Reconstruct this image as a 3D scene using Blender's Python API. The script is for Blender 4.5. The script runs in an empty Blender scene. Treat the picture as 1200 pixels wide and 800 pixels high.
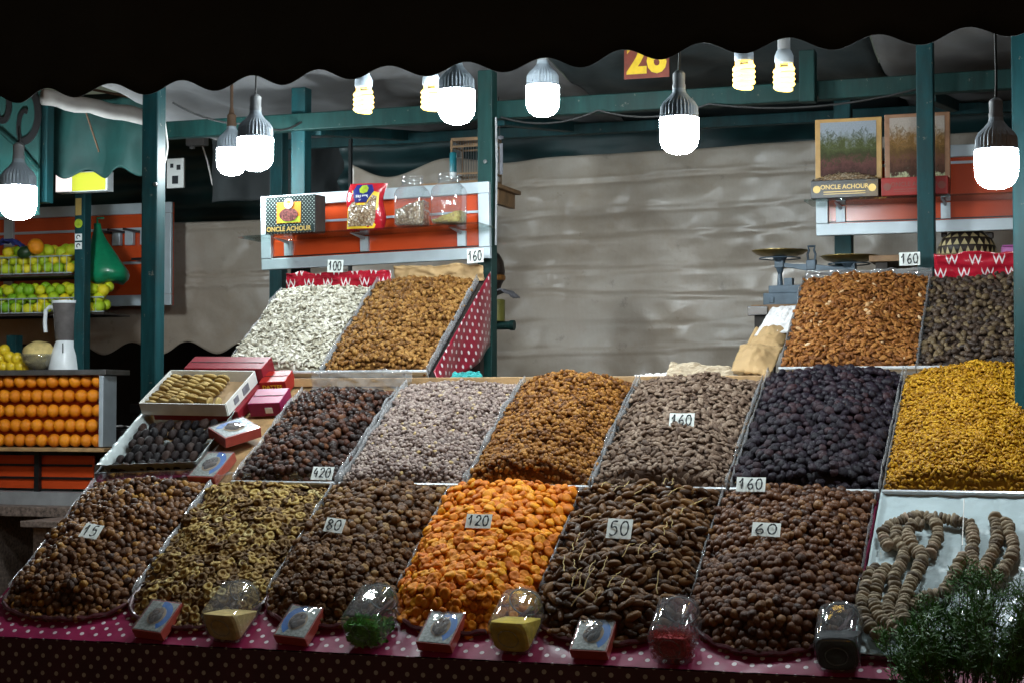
import bpy, bmesh, math, random
import numpy as np
from mathutils import Vector, Matrix, noise as mnoise

random.seed(7); RNG = np.random.default_rng(7)
S = bpy.context.scene
COL = S.collection

# ------------------------------------------------------------------ camera
FPX = 2100.0
YAW = math.radians(19.0)
PIT = math.atan(80 / FPX)
CAM = Vector((0, 0, 1.55))
RT = Vector((math.cos(YAW), math.sin(YAW), 0))
FW = Vector((-math.sin(YAW) * math.cos(PIT), math.cos(YAW) * math.cos(PIT), math.sin(PIT)))
UPV = RT.cross(FW)
cd = bpy.data.cameras.new('camera'); cam = bpy.data.objects.new('camera', cd); COL.objects.link(cam)
cd.sensor_width = 36; cd.lens = 36 * FPX / 1200; cd.clip_end = 500; cd.clip_start = .05
cam.matrix_world = Matrix((RT, UPV, -FW)).transposed().to_4x4()
cam.location = CAM
S.camera = cam

# ------------------------------------------------------------------ night sky, exposure
w = bpy.data.worlds.new('World'); S.world = w; w.use_nodes = True
nt = w.node_tree; bg = nt.nodes['Background']
sky = nt.nodes.new('ShaderNodeTexSky'); sky.sky_type = 'NISHITA'; sky.sun_disc = False
sky.sun_elevation = math.radians(2.0); sky.sun_rotation = math.radians(160)
nt.links.new(sky.outputs[0], bg.inputs['Color']); bg.inputs['Strength'].default_value = SKY_STRENGTH = 0.035
S.view_settings.view_transform = 'Standard'; S.view_settings.look = 'None'
S.view_settings.exposure = 0.28; S.view_settings.gamma = 1.0
S.cycles.use_denoising = True; S.cycles.use_adaptive_sampling = True; S.cycles.adaptive_threshold = .02
S.cycles.max_bounces = 6; S.cycles.diffuse_bounces = 3; S.cycles.transparent_max_bounces = 24
S.cycles.sample_clamp_indirect = 4.0; S.cycles.caustics_reflective = False; S.cycles.caustics_refractive = False
LED_POWER = 165.0          # radiance of the cold lamp globes
CFL_POWER = 4.5          # radiance of the warm spiral tubes

# ------------------------------------------------------------------ helpers: pixels to places
def ray(x, y): return FW + RT * ((x - 600) / FPX) - UPV * ((y - 400) / FPX)
def atY(x, y, Y):
    d = ray(x, y); return CAM + d * (Y / d.y)
class Slope:
    def __init__(s, Y, z, deg):
        a = math.radians(deg); s.o = Vector((0, Y, z)); s.a = a
        s.ev = Vector((0, math.cos(a), math.sin(a))); s.n = Vector((0, -math.sin(a), math.cos(a)))
    def uv(s, x, y, h=0.0):
        d = ray(x, y); o = s.o + s.n * h; t = (o - CAM).dot(s.n) / d.dot(s.n); p = CAM + d * t
        return p.x, (p - o).dot(s.ev)
    def pt(s, u, v, h=0.0): return s.o + Vector((u, 0, 0)) + s.ev * v + s.n * h
    def mat(s, u, v, h=0.0, spin=0.0):
        m = Matrix((Vector((1, 0, 0)), s.ev, s.n)).transposed() @ Matrix.Rotation(spin, 3, 'Z')
        m = m.to_4x4(); m.translation = s.pt(u, v, h); return m
FRONT = Slope(4.35, .91, 33)
MID = Slope(4.965, 1.315, 30)
UPPER = Slope(5.57, 1.66, 35)

# ------------------------------------------------------------------ helpers: objects
def tag(o, label=None, cat=None, group=None, kind=None):
    if label: o['label'] = label
    if cat: o['category'] = cat
    if group: o['group'] = group
    if kind: o['kind'] = kind
    return o
def thing(name, label, cat, loc=(0, 0, 0), mat=None, rz=0.0, group=None):
    o = bpy.data.objects.new(name, None); COL.objects.link(o); o.empty_display_size = .05
    if mat is not None: o.matrix_world = mat
    else:
        o.location = loc; o.rotation_euler = (0, 0, rz)
    return tag(o, label, cat, group)
def link(name, me, parent=None):
    o = bpy.data.objects.new(name, me); COL.objects.link(o)
    if parent is not None: o.parent = parent
    return o
def copy_tree(o, parent=None):
    c = o.copy(); COL.objects.link(c)
    if parent is not None: c.parent = parent
    for ch in list(o.children): copy_tree(ch, c)
    return c
class MB:
    def __init__(s): s.v = []; s.f = []
    def add(s, vs, fs, M=None):
        b = len(s.v)
        s.v += [tuple(M @ Vector(p)) for p in vs] if M is not None else [tuple(p) for p in vs]
        s.f += [tuple(i + b for i in f) for f in fs]; return s
    def box(s, c, d, M=None):
        x, y, z = [k / 2 for k in d]
        vs = [(c[0] + a * x, c[1] + b * y, c[2] + e * z) for a in (-1, 1) for b in (-1, 1) for e in (-1, 1)]
        return s.add(vs, [(0, 1, 3, 2), (4, 6, 7, 5), (0, 4, 5, 1), (2, 3, 7, 6), (0, 2, 6, 4), (1, 5, 7, 3)], M)
    def hull8(s, vs): return s.add(vs, [(0, 1, 3, 2), (4, 6, 7, 5), (0, 4, 5, 1), (2, 3, 7, 6), (0, 2, 6, 4), (1, 5, 7, 3)])
    def loft(s, rings, caps=(True, True), M=None):
        n = len(rings[0]); vs = [p for r in rings for p in r]; fs = []
        for k in range(len(rings) - 1):
            for i in range(n):
                j = (i + 1) % n; fs.append((k * n + i, k * n + j, (k + 1) * n + j, (k + 1) * n + i))
        if caps[0]: fs.append(tuple(range(n))[::-1])
        if caps[1]: fs.append(tuple((len(rings) - 1) * n + i for i in range(n)))
        return s.add(vs, fs, M)
    def lathe(s, prof, n=24, c=(0, 0, 0), caps=(True, True), M=None):
        return s.loft([[(c[0] + r * math.cos(2 * math.pi * i / n), c[1] + r * math.sin(2 * math.pi * i / n), c[2] + z) for i in range(n)] for r, z in prof], caps, M)
    def tube(s, pts, r, n=6, closed=False, M=None):
        pts = [Vector(p) for p in pts]; rings = []; N = len(pts); prev = None
        for i, p in enumerate(pts):
            if closed: d = pts[(i + 1) % N] - pts[i - 1]
            else: d = pts[min(i + 1, N - 1)] - pts[max(i - 1, 0)]
            d.normalize()
            ref = prev if prev is not None else (Vector((0, 0, 1)) if abs(d.z) < .9 else Vector((1, 0, 0)))
            a = (ref - d * ref.dot(d)); a.normalize(); b = d.cross(a); prev = a
            rr = r[i] if isinstance(r, (list, tuple)) else r
            rings.append([p + a * (rr * math.cos(2 * math.pi * k / n)) + b * (rr * math.sin(2 * math.pi * k / n)) for k in range(n)])
        if closed: rings.append(rings[0]); return s.loft(rings, (False, False), M)
        return s.loft(rings, (True, True), M)
    def grid(s, fn, nu, nv, M=None):
        vs = [fn(i / nu, j / nv) for j in range(nv + 1) for i in range(nu + 1)]
        fs = [(j * (nu + 1) + i, j * (nu + 1) + i + 1, (j + 1) * (nu + 1) + i + 1, (j + 1) * (nu + 1) + i) for j in range(nv) for i in range(nu)]
        return s.add(vs, fs, M)
    def prism(s, outline, z0, z1, M=None):
        return s.loft([[(x, y, z0) for x, y in outline], [(x, y, z1) for x, y in outline]], (True, True), M)
    def build(s, name, mat, parent=None, smooth=False, bevel=0.0, solid=0.0, origin=None):
        me = bpy.data.meshes.new(name)
        vs = s.v
        if origin is not None: vs = [(p[0] - origin[0], p[1] - origin[1], p[2] - origin[2]) for p in vs]
        me.from_pydata(vs, [], s.f)
        bm = bmesh.new(); bm.from_mesh(me)
        bmesh.ops.recalc_face_normals(bm, faces=bm.faces)
        if bevel:
            ed = [e for e in bm.edges if len(e.link_faces) == 2 and e.calc_face_angle(0) > .5]
            bmesh.ops.bevel(bm, geom=ed, offset=bevel, segments=2, affect='EDGES', profile=.5, clamp_overlap=True)
        if solid: bmesh.ops.solidify(bm, geom=bm.faces[:], thickness=solid)
        bm.to_mesh(me); bm.free()
        if smooth:
            for p in me.polygons: p.use_smooth = True
            if smooth != 'all': me.set_sharp_from_angle(angle=math.radians(40))
        me.materials.append(M(mat) if isinstance(mat, str) else mat)
        o = link(name, me, parent)
        if origin is not None and parent is None: o.location = origin
        return o

# ------------------------------------------------------------------ materials
MATS = {}
def M(k): return MATS[k]
class NT:
    def __init__(s, name):
        s.m = bpy.data.materials.new(name); s.m.use_nodes = True; s.t = s.m.node_tree
        s.p = s.t.nodes['Principled BSDF']; s.out = s.t.nodes['Material Output']; MATS[name] = s.m
    def n(s, typ, **kw):
        d = s.t.nodes.new(typ)
        for k, v in kw.items(): setattr(d, k, v)
        return d
    def l(s, a, b): s.t.links.new(a, b)
    def math(s, op, a, b=None, c=None):
        d = s.n('ShaderNodeMath', operation=op)
        for i, x in enumerate((a, b, c)):
            if x is None: continue
            if isinstance(x, (int, float)): d.inputs[i].default_value = x
            else: s.l(x, d.inputs[i])
        return d.outputs[0]
    def ramp(s, fac, stops, interp='LINEAR'):
        d = s.n('ShaderNodeValToRGB'); d.color_ramp.interpolation = interp; e = d.color_ramp.elements
        while len(e) < len(stops): e.new(.5)
        for el, (p, c) in zip(e, stops): el.position = p; el.color = (*c, 1)
        s.l(fac, d.inputs[0]); return d.outputs[0]
    def mix(s, fac, a, b, typ='MIX'):
        d = s.n('ShaderNodeMix', data_type='RGBA', blend_type=typ)
        for i, x in ((0, fac), (6, a), (7, b)):
            if isinstance(x, (int, float)): d.inputs[i].default_value = x
            elif isinstance(x, tuple): d.inputs[i].default_value = (*x, 1)
            else: s.l(x, d.inputs[i])
        return d.outputs[2]
    def noise(s, vec, scale, detail=3, rough=.55, out=0):
        d = s.n('ShaderNodeTexNoise'); d.inputs['Scale'].default_value = scale; d.inputs['Detail'].default_value = detail
        d.inputs['Roughness'].default_value = rough
        if vec is not None: s.l(vec, d.inputs['Vector'])
        return d.outputs[out]
    def coord(s, k='Object'): return s.n('ShaderNodeTexCoord').outputs[k]
    def bump(s, h, strength=.3, dist=.002):
        d = s.n('ShaderNodeBump'); d.inputs['Strength'].default_value = strength; d.inputs['Distance'].default_value = dist
        s.l(h, d.inputs['Height']); s.l(d.outputs[0], s.p.inputs['Normal'])
def setp(p, **kw):
    for k, v in kw.items():
        i = p.inputs[k]; i.default_value = (*v, 1) if isinstance(v, tuple) and len(v) == 3 else v
def plain(name, col, rough=.5, metal=0.0, var=.25, scale=14.0, bump=.15, spec=.5, dirt=None, coat=0.0):
    t = NT(name); co = t.coord()
    f = t.noise(co, scale, 4)
    lo = tuple(c * (1 - var) for c in col); hi = tuple(min(1, c * (1 + var)) for c in col)
    c = t.ramp(f, [(.3, lo), (.7, hi)])
    if dirt:
        g = t.noise(co, scale * .23, 6, .7); c = t.mix(t.ramp(g, [(.5, (0, 0, 0)), (.72, (1, 1, 1))]), c, dirt)
    t.l(c, t.p.inputs['Base Color']); setp(t.p, Roughness=rough, Metallic=metal, **{'Specular IOR Level': spec, 'Coat Weight': coat})
    if bump: t.bump(t.noise(co, scale * 5, 3), bump, .002)
    return t.m
def emit(name, col, strength):
    t = NT(name); setp(t.p, **{'Base Color': tuple(.6 * c for c in col), 'Emission Color': col, 'Emission Strength': strength}); return t.m
def glassy(name, tint=(1, 1, 1), base=.04, rough=.03, edge=.6, smudge=0.0):
    """thin clear sheet or wall: mostly see-through, mirror-like towards the grazing edge"""
    t = NT(name); t.t.nodes.remove(t.p)
    tr = t.n('ShaderNodeBsdfTransparent'); tr.inputs[0].default_value = (*tint, 1)
    gl = t.n('ShaderNodeBsdfGlossy'); gl.inputs['Roughness'].default_value = rough
    lw = t.n('ShaderNodeLayerWeight'); lw.inputs['Blend'].default_value = .25
    fac = t.math('MULTIPLY_ADD', t.math('POWER', lw.outputs['Facing'], 2.0), edge, base)
    co = t.coord(); nz = t.noise(co, 35, 4)
    b = t.n('ShaderNodeBump'); b.inputs['Strength'].default_value = .25; b.inputs['Distance'].default_value = .003
    t.l(nz, b.inputs['Height']); t.l(b.outputs[0], gl.inputs['Normal'])
    mx = t.n('ShaderNodeMixShader'); t.l(fac, mx.inputs[0]); t.l(tr.outputs[0], mx.inputs[1]); t.l(gl.outputs[0], mx.inputs[2])
    last = mx.outputs[0]
    if smudge:
        df = t.n('ShaderNodeBsdfDiffuse'); df.inputs[0].default_value = (.7, .7, .72, 1)
        m2 = t.n('ShaderNodeMixShader'); f2 = t.math('MULTIPLY', t.noise(co, 60, 5, .7), smudge)
        t.l(f2, m2.inputs[0]); t.l(last, m2.inputs[1]); t.l(df.outputs[0], m2.inputs[2]); last = m2.outputs[0]
    t.l(last, t.out.inputs['Surface']); return t.m
def fruit_mat(name, stops, rough=.45, spec=.22, bump=.5, bscale=160.0, bdist=.002, attr=False, bloom=None, mott=.45):
    """skin colour differs from piece to piece: by object, or by the piece's own value in a joined heap"""
    t = NT(name)
    if attr: a = t.n('ShaderNodeAttribute', attribute_name='tone').outputs['Fac']; co = t.coord('Object')
    else:
        oi = t.n('ShaderNodeObjectInfo'); a = oi.outputs['Random']
        va = t.n('ShaderNodeVectorMath', operation='ADD'); t.l(t.coord('Object'), va.inputs[0]); t.l(oi.outputs['Location'], va.inputs[1]); co = va.outputs[0]
    c = t.ramp(a, stops)
    nz = t.noise(co, bscale * .6, 4, .6)
    c = t.mix(mott, c, t.mix(nz, (.35, .35, .35), (1.5, 1.5, 1.5)), 'MULTIPLY')
    if bloom: c = t.mix(t.ramp(t.noise(co, bscale * .35, 4), [(.52, (0, 0, 0)), (.74, (.25, .25, .25))]), c, bloom)
    t.l(c, t.p.inputs['Base Color'])
    setp(t.p, Roughness=rough, **{'Specular IOR Level': spec})
    t.bump(t.noise(co, bscale, 3, .6), bump, bdist)
    return t.m
def cloth_dots(name, base, dot, a=.044, b=.048, rad=.0066, rough=.3, spec=.5, coat=.3):
    """printed polka-dot oilcloth; dots laid out on the cloth's own UVs in metres"""
    t = NT(name); uv = t.n('ShaderNodeUVMap').outputs[0]; sp = t.n('ShaderNodeSeparateXYZ'); t.l(uv, sp.inputs[0])
    def lat(ou, ov):
        du = t.math('MULTIPLY', t.math('SUBTRACT', t.math('FRACT', t.math('ADD', t.math('DIVIDE', sp.outputs[0], a), ou)), .5), a)
        dv = t.math('MULTIPLY', t.math('SUBTRACT', t.math('FRACT', t.math('ADD', t.math('DIVIDE', sp.outputs[1], b), ov)), .5), b)
        return t.math('SQRT', t.math('ADD', t.math('MULTIPLY', du, du), t.math('MULTIPLY', dv, dv)))
    d = t.math('MINIMUM', lat(0, 0), lat(.5, .5))
    m = t.ramp(t.math('DIVIDE', d, rad), [(.86, (1, 1, 1)), (1.0, (0, 0, 0))])
    co = t.coord(); nz = t.noise(co, 9, 5)
    c = t.mix(m, t.ramp(nz, [(.3, tuple(x * .7 for x in base)), (.7, tuple(x * 1.25 for x in base))]), t.ramp(t.noise(co, 40, 3), [(.35, tuple(x * .75 for x in dot)), (.6, dot)]))
    t.l(c, t.p.inputs['Base Color']); setp(t.p, Roughness=rough, **{'Specular IOR Level': spec, 'Coat Weight': coat, 'Coat Roughness': .2})
    t.bump(t.noise(co, 16, 4), .35, .006); return t.m
def cloth_w(name, base, ink, a=.075, b=.045):
    """printed cloth with rows of white zigzag W marks"""
    t = NT(name); uv = t.n('ShaderNodeUVMap').outputs[0]; sp = t.n('ShaderNodeSeparateXYZ'); t.l(uv, sp.inputs[0])
    row = t.math('FLOOR', t.math('DIVIDE', sp.outputs[1], b))
    uu = t.math('FRACT', t.math('ADD', t.math('DIVIDE', sp.outputs[0], a), t.math('MULTIPLY', row, .5)))
    vv = t.math('SUBTRACT', t.math('FRACT', t.math('DIVIDE', sp.outputs[1], b)), .5)
    zig = t.math('MULTIPLY', t.math('SUBTRACT', t.math('PINGPONG', t.math('MULTIPLY', uu, 4.0), .5), .25), 1.1)
    inx = t.math('LESS_THAN', t.math('ABSOLUTE', t.math('SUBTRACT', uu, .25)), .25)
    iny = t.math('LESS_THAN', t.math('ABSOLUTE', t.math('ADD', vv, zig)), .13)
    m = t.math('MULTIPLY', inx, iny)
    t.l(t.mix(m, base, ink), t.p.inputs['Base Color']); setp(t.p, Roughness=.2, **{'Coat Weight': .6, 'Coat Roughness': .1})
    t.bump(t.noise(t.coord(), 22, 4), .6, .01); return t.m
def uv_set(o, fn):
    me = o.data; ul = me.uv_layers.new(name='UVMap')
    for lp in me.loops: ul.data[lp.index].uv = fn(me.vertices[lp.vertex_index].co)

def paint(name, col):
    """hand-painted steel: brush streaks, grime, chips down to primer and rust"""
    t = NT(name); co = t.coord(); mp = t.n('ShaderNodeMapping'); mp.inputs['Scale'].default_value = (30, 30, 5); t.l(co, mp.inputs[0])
    c = t.ramp(t.noise(mp.outputs[0], 1.0, 5, .6), [(.3, tuple(x * .65 for x in col)), (.7, tuple(x * 1.35 for x in col))])
    c = t.mix(t.ramp(t.noise(co, 3.0, 6, .7), [(.48, (0, 0, 0)), (.75, (.8, .8, .8))]), c, (.022, .034, .030))
    c = t.mix(t.ramp(t.noise(co, 42, 5, .65), [(.66, (0, 0, 0)), (.69, (.85, .85, .85))]), c, (.13, .12, .10))
    c = t.mix(t.ramp(t.noise(co, 17, 6, .7), [(.69, (0, 0, 0)), (.73, (.9, .9, .9))]), c, (.075, .032, .015))
    t.l(c, t.p.inputs['Base Color']); setp(t.p, Roughness=.55, **{'Specular IOR Level': .2}); t.bump(t.noise(mp.outputs[0], 3.0, 4), .3, .002)
paint('teal_paint', (.006, .044, .050)); paint('green_paint', (.007, .036, .033))
plain('dark_canvas', (.008, .011, .012), .85, var=.3, scale=8, bump=.4)
plain('green_canvas', (.006, .05, .045), .7, var=.4, scale=5, bump=.5, dirt=(.03, .06, .05))
plain('deep_green_canvas', (.004, .024, .026), .55, var=.5, scale=4, bump=.5)
plain('dim_canvas', (.018, .030, .034), .7, var=.35, scale=4, bump=.4, dirt=(.08, .08, .075))
plain('roof_canvas', (.17, .17, .175), .8, var=.2, scale=4, bump=.3, dirt=(.15, .135, .12))
plain('white_canvas', (.42, .40, .38), .75, var=.2, scale=6, bump=.4, dirt=(.2, .17, .14))
plain('paving', (.06, .055, .05), .8, var=.4, scale=3)
plain('granite', (.16, .12, .10), .5, var=.7, scale=60, bump=.1)
plain('wood', (.23, .13, .06), .6, var=.35, scale=18, bump=.3)
plain('cage_wood', (.20, .115, .05), .6, var=.3, scale=18)
plain('pale_wood', (.36, .22, .10), .6, var=.3, scale=18, bump=.3)
plain('dark_wood', (.03, .022, .018), .7, var=.4, scale=12)
plain('orange_board', (.50, .058, .013), .22, var=.12, scale=3, bump=.05, coat=.3)
plain('alu', (.42, .48, .52), .45, .3, var=.1, scale=10, bump=.1)
plain('lip_metal', (.60, .63, .66), .3, .35, var=.1, scale=10)
plain('steel', (.55, .57, .6), .22, .95, var=.15, scale=12, bump=.15)
plain('foil', (.50, .56, .56), .26, .45, var=.1, scale=10, bump=.9)
plain('dull_metal', (.22, .22, .22), .4, .8, var=.3, scale=12)
plain('black_metal', (.012, .013, .014), .4, .3)
plain('white_plastic', (.66, .70, .72), .35, var=.08, scale=20, bump=.05)
plain('lamp_white', (.30, .35, .40), .45, var=.06, scale=20, bump=.02)
plain('grey_plastic', (.25, .26, .27), .45, var=.15)
plain('socket_black', (.03, .03, .032), .45)
plain('brown_wire', (.10, .055, .03), .6)
plain('black_wire', (.012, .012, .012), .6)
plain('carton_white', (.60, .60, .57), .6, var=.1, scale=20, bump=.1)
plain('carton_brown', (.33, .22, .12), .75, var=.2, scale=20)
plain('paper_brown', (.40, .26, .12), .75, var=.15, scale=9, bump=.5)
plain('paper_white', (.75, .73, .73), .7, var=.06, scale=9, bump=.2)
plain('card_paper', (.78, .83, .80), .5, var=.08, scale=40, bump=.05)
plain('ink', (.012, .016, .02), .5, var=.2, bump=0)
plain('red_box', (.19, .010, .018), .45, var=.15, scale=12, bump=.05, spec=.3)
plain('red_carton', (.30, .018, .014), .42, var=.12, scale=12, bump=.05, spec=.3)
plain('pink_box', (.24, .010, .065), .42, var=.12, scale=12, bump=.05, spec=.3)
plain('coral_box', (.33, .055, .04), .3, var=.15, scale=40, bump=.05, coat=.5)
plain('blue_print', (.01, .16, .55), .3, var=.2, scale=40, bump=.05, coat=.5)
plain('straw', (.5, .42, .22), .7)
plain('straw_print', (.34, .36, .33), .35, var=.45, scale=120, bump=.1, coat=.4)
plain('yellow_print', (.75, .50, .02), .4, var=.15, scale=30, bump=0)
plain('gold_print', (.55, .38, .12), .35, .3, var=.15, bump=0)
plain('orange_print', (.80, .28, .02), .4, var=.3, scale=20, bump=0)
plain('white_print', (.75, .76, .74), .5, var=.05, bump=0)
plain('rust_sign', (.17, .026, .012), .5, var=.25, scale=30)
plain('brass', (.34, .25, .09), .3, .9, var=.35, scale=20)
plain('scale_grey', (.055, .085, .115), .42, .2, var=.25, scale=25)
plain('tray_edge', (.10, .035, .04), .28, var=.4, scale=14, bump=.3, coat=.5)
plain('green_bag', (.005, .17, .075), .35, var=.3, scale=14, bump=.7, coat=.2)
plain('crate_black', (.01, .01, .011), .5)
plain('grey_cloth', (.16, .16, .18), .8, var=.3, scale=30, bump=.5)
plain('tin_olive', (.16, .15, .03), .5, var=.3, scale=20)
plain('gourd', (.022, .014, .010), .5, var=.6, scale=25, bump=.5)
plain('gourd_band', (.22, .09, .015), .5, var=.4, scale=40)
plain('thread', (.45, .33, .13), .7, var=.2, scale=60, bump=.2)
plain('string_white', (.6, .58, .55), .7)
plain('white_sheet', (.38, .46, .48), .3, var=.08, scale=12, bump=.3, coat=.5)
plain('red_film', (.40, .01, .02), .18, var=.2, scale=14, bump=.3, coat=.6)
plain('navy_print', (.012, .02, .16), .3, coat=.4)
plain('lime_print', (.35, .45, .03), .4, var=.3, scale=40)
plain('blue_fabric', (.02, .03, .16), .7)
plain('smoke_plastic', (.11, .10, .098), .25, var=.2, scale=20, coat=.3)
plain('spoon_paper', (.55, .42, .16), .8, var=.25, scale=30, bump=.7)
glassy('glass', (.97, .98, .98), .05, .03, .75)
glassy('jar_glass', (.93, .95, .96), .08, .05, .9, smudge=.09)
glassy('film', (.96, .97, .97), .10, .09, .5, smudge=.25)
glassy('cellophane', (.95, .97, .98), .22, .07, .5, smudge=.12)
glassy('edge_film', (.9, .92, .92), .12, .12, .4, smudge=.55)
emit('led_glow', (.86, .965, 1.0), LED_POWER)
emit('led_glow_large', (.86, .965, 1.0), LED_POWER * 1.2)
emit('cfl_glow', (1.0, .66, .15), CFL_POWER)
emit('sign_white', (1.0, .88, .85), .9)
emit('sign_lime', (.62, .66, .05), .6)
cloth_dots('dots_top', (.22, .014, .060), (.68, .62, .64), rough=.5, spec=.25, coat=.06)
cloth_dots('dots_shaded', (.045, .005, .014), (.36, .33, .31), rough=.6, coat=0)  # same oilcloth as the top, with the skirt's shade put into its colours
cloth_dots('dots_side', (.24, .012, .03), (.70, .66, .66), a=.05, b=.05, rad=.0075)
cloth_w('w_cloth', (.42, .012, .03), (.75, .7, .72))
def dotted_box(name):
    t = NT(name); co = t.coord(); sp = t.n('ShaderNodeSeparateXYZ'); t.l(co, sp.inputs[0]); a = .0142
    def lat(o):
        du = t.math('SUBTRACT', t.math('FRACT', t.math('ADD', t.math('DIVIDE', t.math('ADD', sp.outputs[0], 3.0), a), o)), .5)
        dv = t.math('SUBTRACT', t.math('FRACT', t.math('ADD', t.math('DIVIDE', t.math('ADD', sp.outputs[2], 3.0), a), o)), .5)
        return t.math('SQRT', t.math('ADD', t.math('MULTIPLY', du, du), t.math('MULTIPLY', dv, dv)))
    m = t.math('LESS_THAN', t.math('MINIMUM', lat(0), lat(.5)), .135)
    t.l(t.mix(m, (.012, .022, .022), (.45, .52, .48)), t.p.inputs['Base Color']); setp(t.p, Roughness=.3, **{'Coat Weight': .3})
dotted_box('dotted_box')
def tarp_mat():
    t = NT('tarp'); co = t.coord()
    c = t.ramp(t.noise(co, 1.3, 7, .7), [(.30, (.27, .22, .17)), (.5, (.345, .295, .24)), (.70, (.40, .365, .32))])
    c = t.mix(t.ramp(t.noise(co, 3.1, 8, .78), [(.52, (0, 0, 0)), (.72, (.6, .6, .6))]), c, (.28, .21, .14))
    c = t.mix(t.ramp(t.noise(co, 11, 5, .7), [(.62, (0, 0, 0)), (.70, (.5, .5, .5))]), c, (.16, .14, .12))
    wv = t.n('ShaderNodeTexWave'); wv.bands_direction = 'X'; wv.inputs['Scale'].default_value = 55; wv.inputs['Distortion'].default_value = .6; t.l(co, wv.inputs[0])
    c = t.mix(.10, c, t.mix(wv.outputs['Fac'], (.4, .4, .4), (1.5, 1.5, 1.5)), 'MULTIPLY')
    t.l(c, t.p.inputs['Base Color']); t.l(t.ramp(t.noise(co, 2.5, 6, .7), [(.35, (.26, .26, .26)), (.7, (.55, .55, .55))]), t.p.inputs['Roughness']); setp(t.p, **{'Specular IOR Level': .6})
    # crumpled plastic: ridged creases at two sizes and a fine weave
    r1 = t.math('ABSOLUTE', t.math('SUBTRACT', t.noise(co, 2.6, 4, .55), .5)); r2 = t.math('ABSOLUTE', t.math('SUBTRACT', t.noise(co, 8.5, 3, .55), .5))
    t.bump(t.math('ADD', t.math('ADD', t.math('MULTIPLY', r1, -1.0), t.math('MULTIPLY', r2, -.35)), t.math('MULTIPLY', t.noise(co, 60, 3), .03)), .2, .05)
tarp_mat()
def picture(name, sky_c, palm, fruit, pale):
    """printed lid picture: palms under a pale sky above a dish of fruit"""
    t = NT(name); co = t.coord('Generated'); sp = t.n('ShaderNodeSeparateXYZ'); t.l(co, sp.inputs[0])
    mp = t.n('ShaderNodeMapping'); mp.inputs['Scale'].default_value = (1, 1, 1); t.l(co, mp.inputs[0])
    # crowns of fronds fanning out from two palm tops, a heap of fruit and a pale dish below
    def frond(cx, cz):
        dx = t.math('SUBTRACT', sp.outputs[0], cx); dz = t.math('SUBTRACT', sp.outputs[2], cz); an = t.math('ARCTAN2', dz, dx); rr = t.math('SQRT', t.math('ADD', t.math('MULTIPLY', dx, dx), t.math('MULTIPLY', dz, dz)))
        return t.math('MULTIPLY', t.math('GREATER_THAN', t.math('SINE', t.math('ADD', t.math('MULTIPLY', an, 14.0), t.math('MULTIPLY', t.noise(co, 9, 4), 26.0))), .2), t.math('LESS_THAN', rr, t.math('MULTIPLY', t.noise(co, 7, 3), .55)))
    z = t.math('ADD', sp.outputs[2], t.math('MULTIPLY', t.math('SUBTRACT', t.noise(co, 4.5, 6, .75), .5), .75))
    c = t.ramp(z, [(.0, fruit), (.10, pale), (.17, tuple(x * .35 for x in fruit)), (.38, fruit), (.5, tuple(x * .45 for x in palm)), (.66, palm), (.86, sky_c)])
    c = t.mix(t.math('MULTIPLY', t.math('MAXIMUM', frond(.12, .60), frond(.80, .62)), .55), c, tuple(x * .55 for x in palm))
    c = t.mix(.6, c, t.mix(t.noise(co, 45, 4, .7), (.3, .3, .3), (1.6, 1.6, 1.6)), 'MULTIPLY')
    t.l(c, t.p.inputs['Base Color']); setp(t.p, Roughness=.5, **{'Specular IOR Level': .15})
picture('lid_picture_cool', (.26, .29, .33), (.075, .085, .028), (.11, .042, .035), (.45, .42, .22))
picture('lid_picture_warm', (.34, .29, .25), (.20, .105, .03), (.12, .05, .03), (.40, .42, .25))
# ================================================================== the setting
tag(MB().grid(lambda a, b: (-60 + 120 * a, -20 + 120 * b, 0), 8, 8).build('ground', 'paving'), kind='structure')

def sheet(fn, nu, nv, thick=.003): return MB().grid(fn, nu, nv), thick
def fbm(x, y, z=0.0): return mnoise.fractal(Vector((x, y, z)), 1.0, 2.0, 4)

# scalloped black awning over the front of the stall
AY = 3.70; PER = .0485 * AY; X_CREST = -AY * math.tan(YAW - math.atan((730 - 600) / FPX))
aw = thing('scalloped_awning', 'black scalloped fabric awning hanging across the top of the photo', 'awning', (-1.6, AY, 2.29))
def valance(a, b):
    x = -4.6 + 6.2 * a; top = 2.72; c = math.cos(2 * math.pi * (x - X_CREST) / PER + .35 * fbm(x * 1.3, 5))
    bot = 2.294 + (.0145 + .003 * fbm(x * 1.1, 7)) * (1 + c) + .006 * fbm(x * 1.7, 2)
    z = bot + (top - bot) * b
    return (x + 1.6, .018 * math.sin(x * 9 + 1.1 * math.sin(x * 2.3)) * (1 - b) + .004 * fbm(x * 6, b * 3), z - 2.29)
MB().grid(valance, 560, 10).build('valance', 'dark_canvas', aw, 'all', solid=.003)
MB().tube([(-3.0, .02, .435), (3.2, .02, .435)], .018, 8).build('rail', 'black_metal', aw, True)

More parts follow.
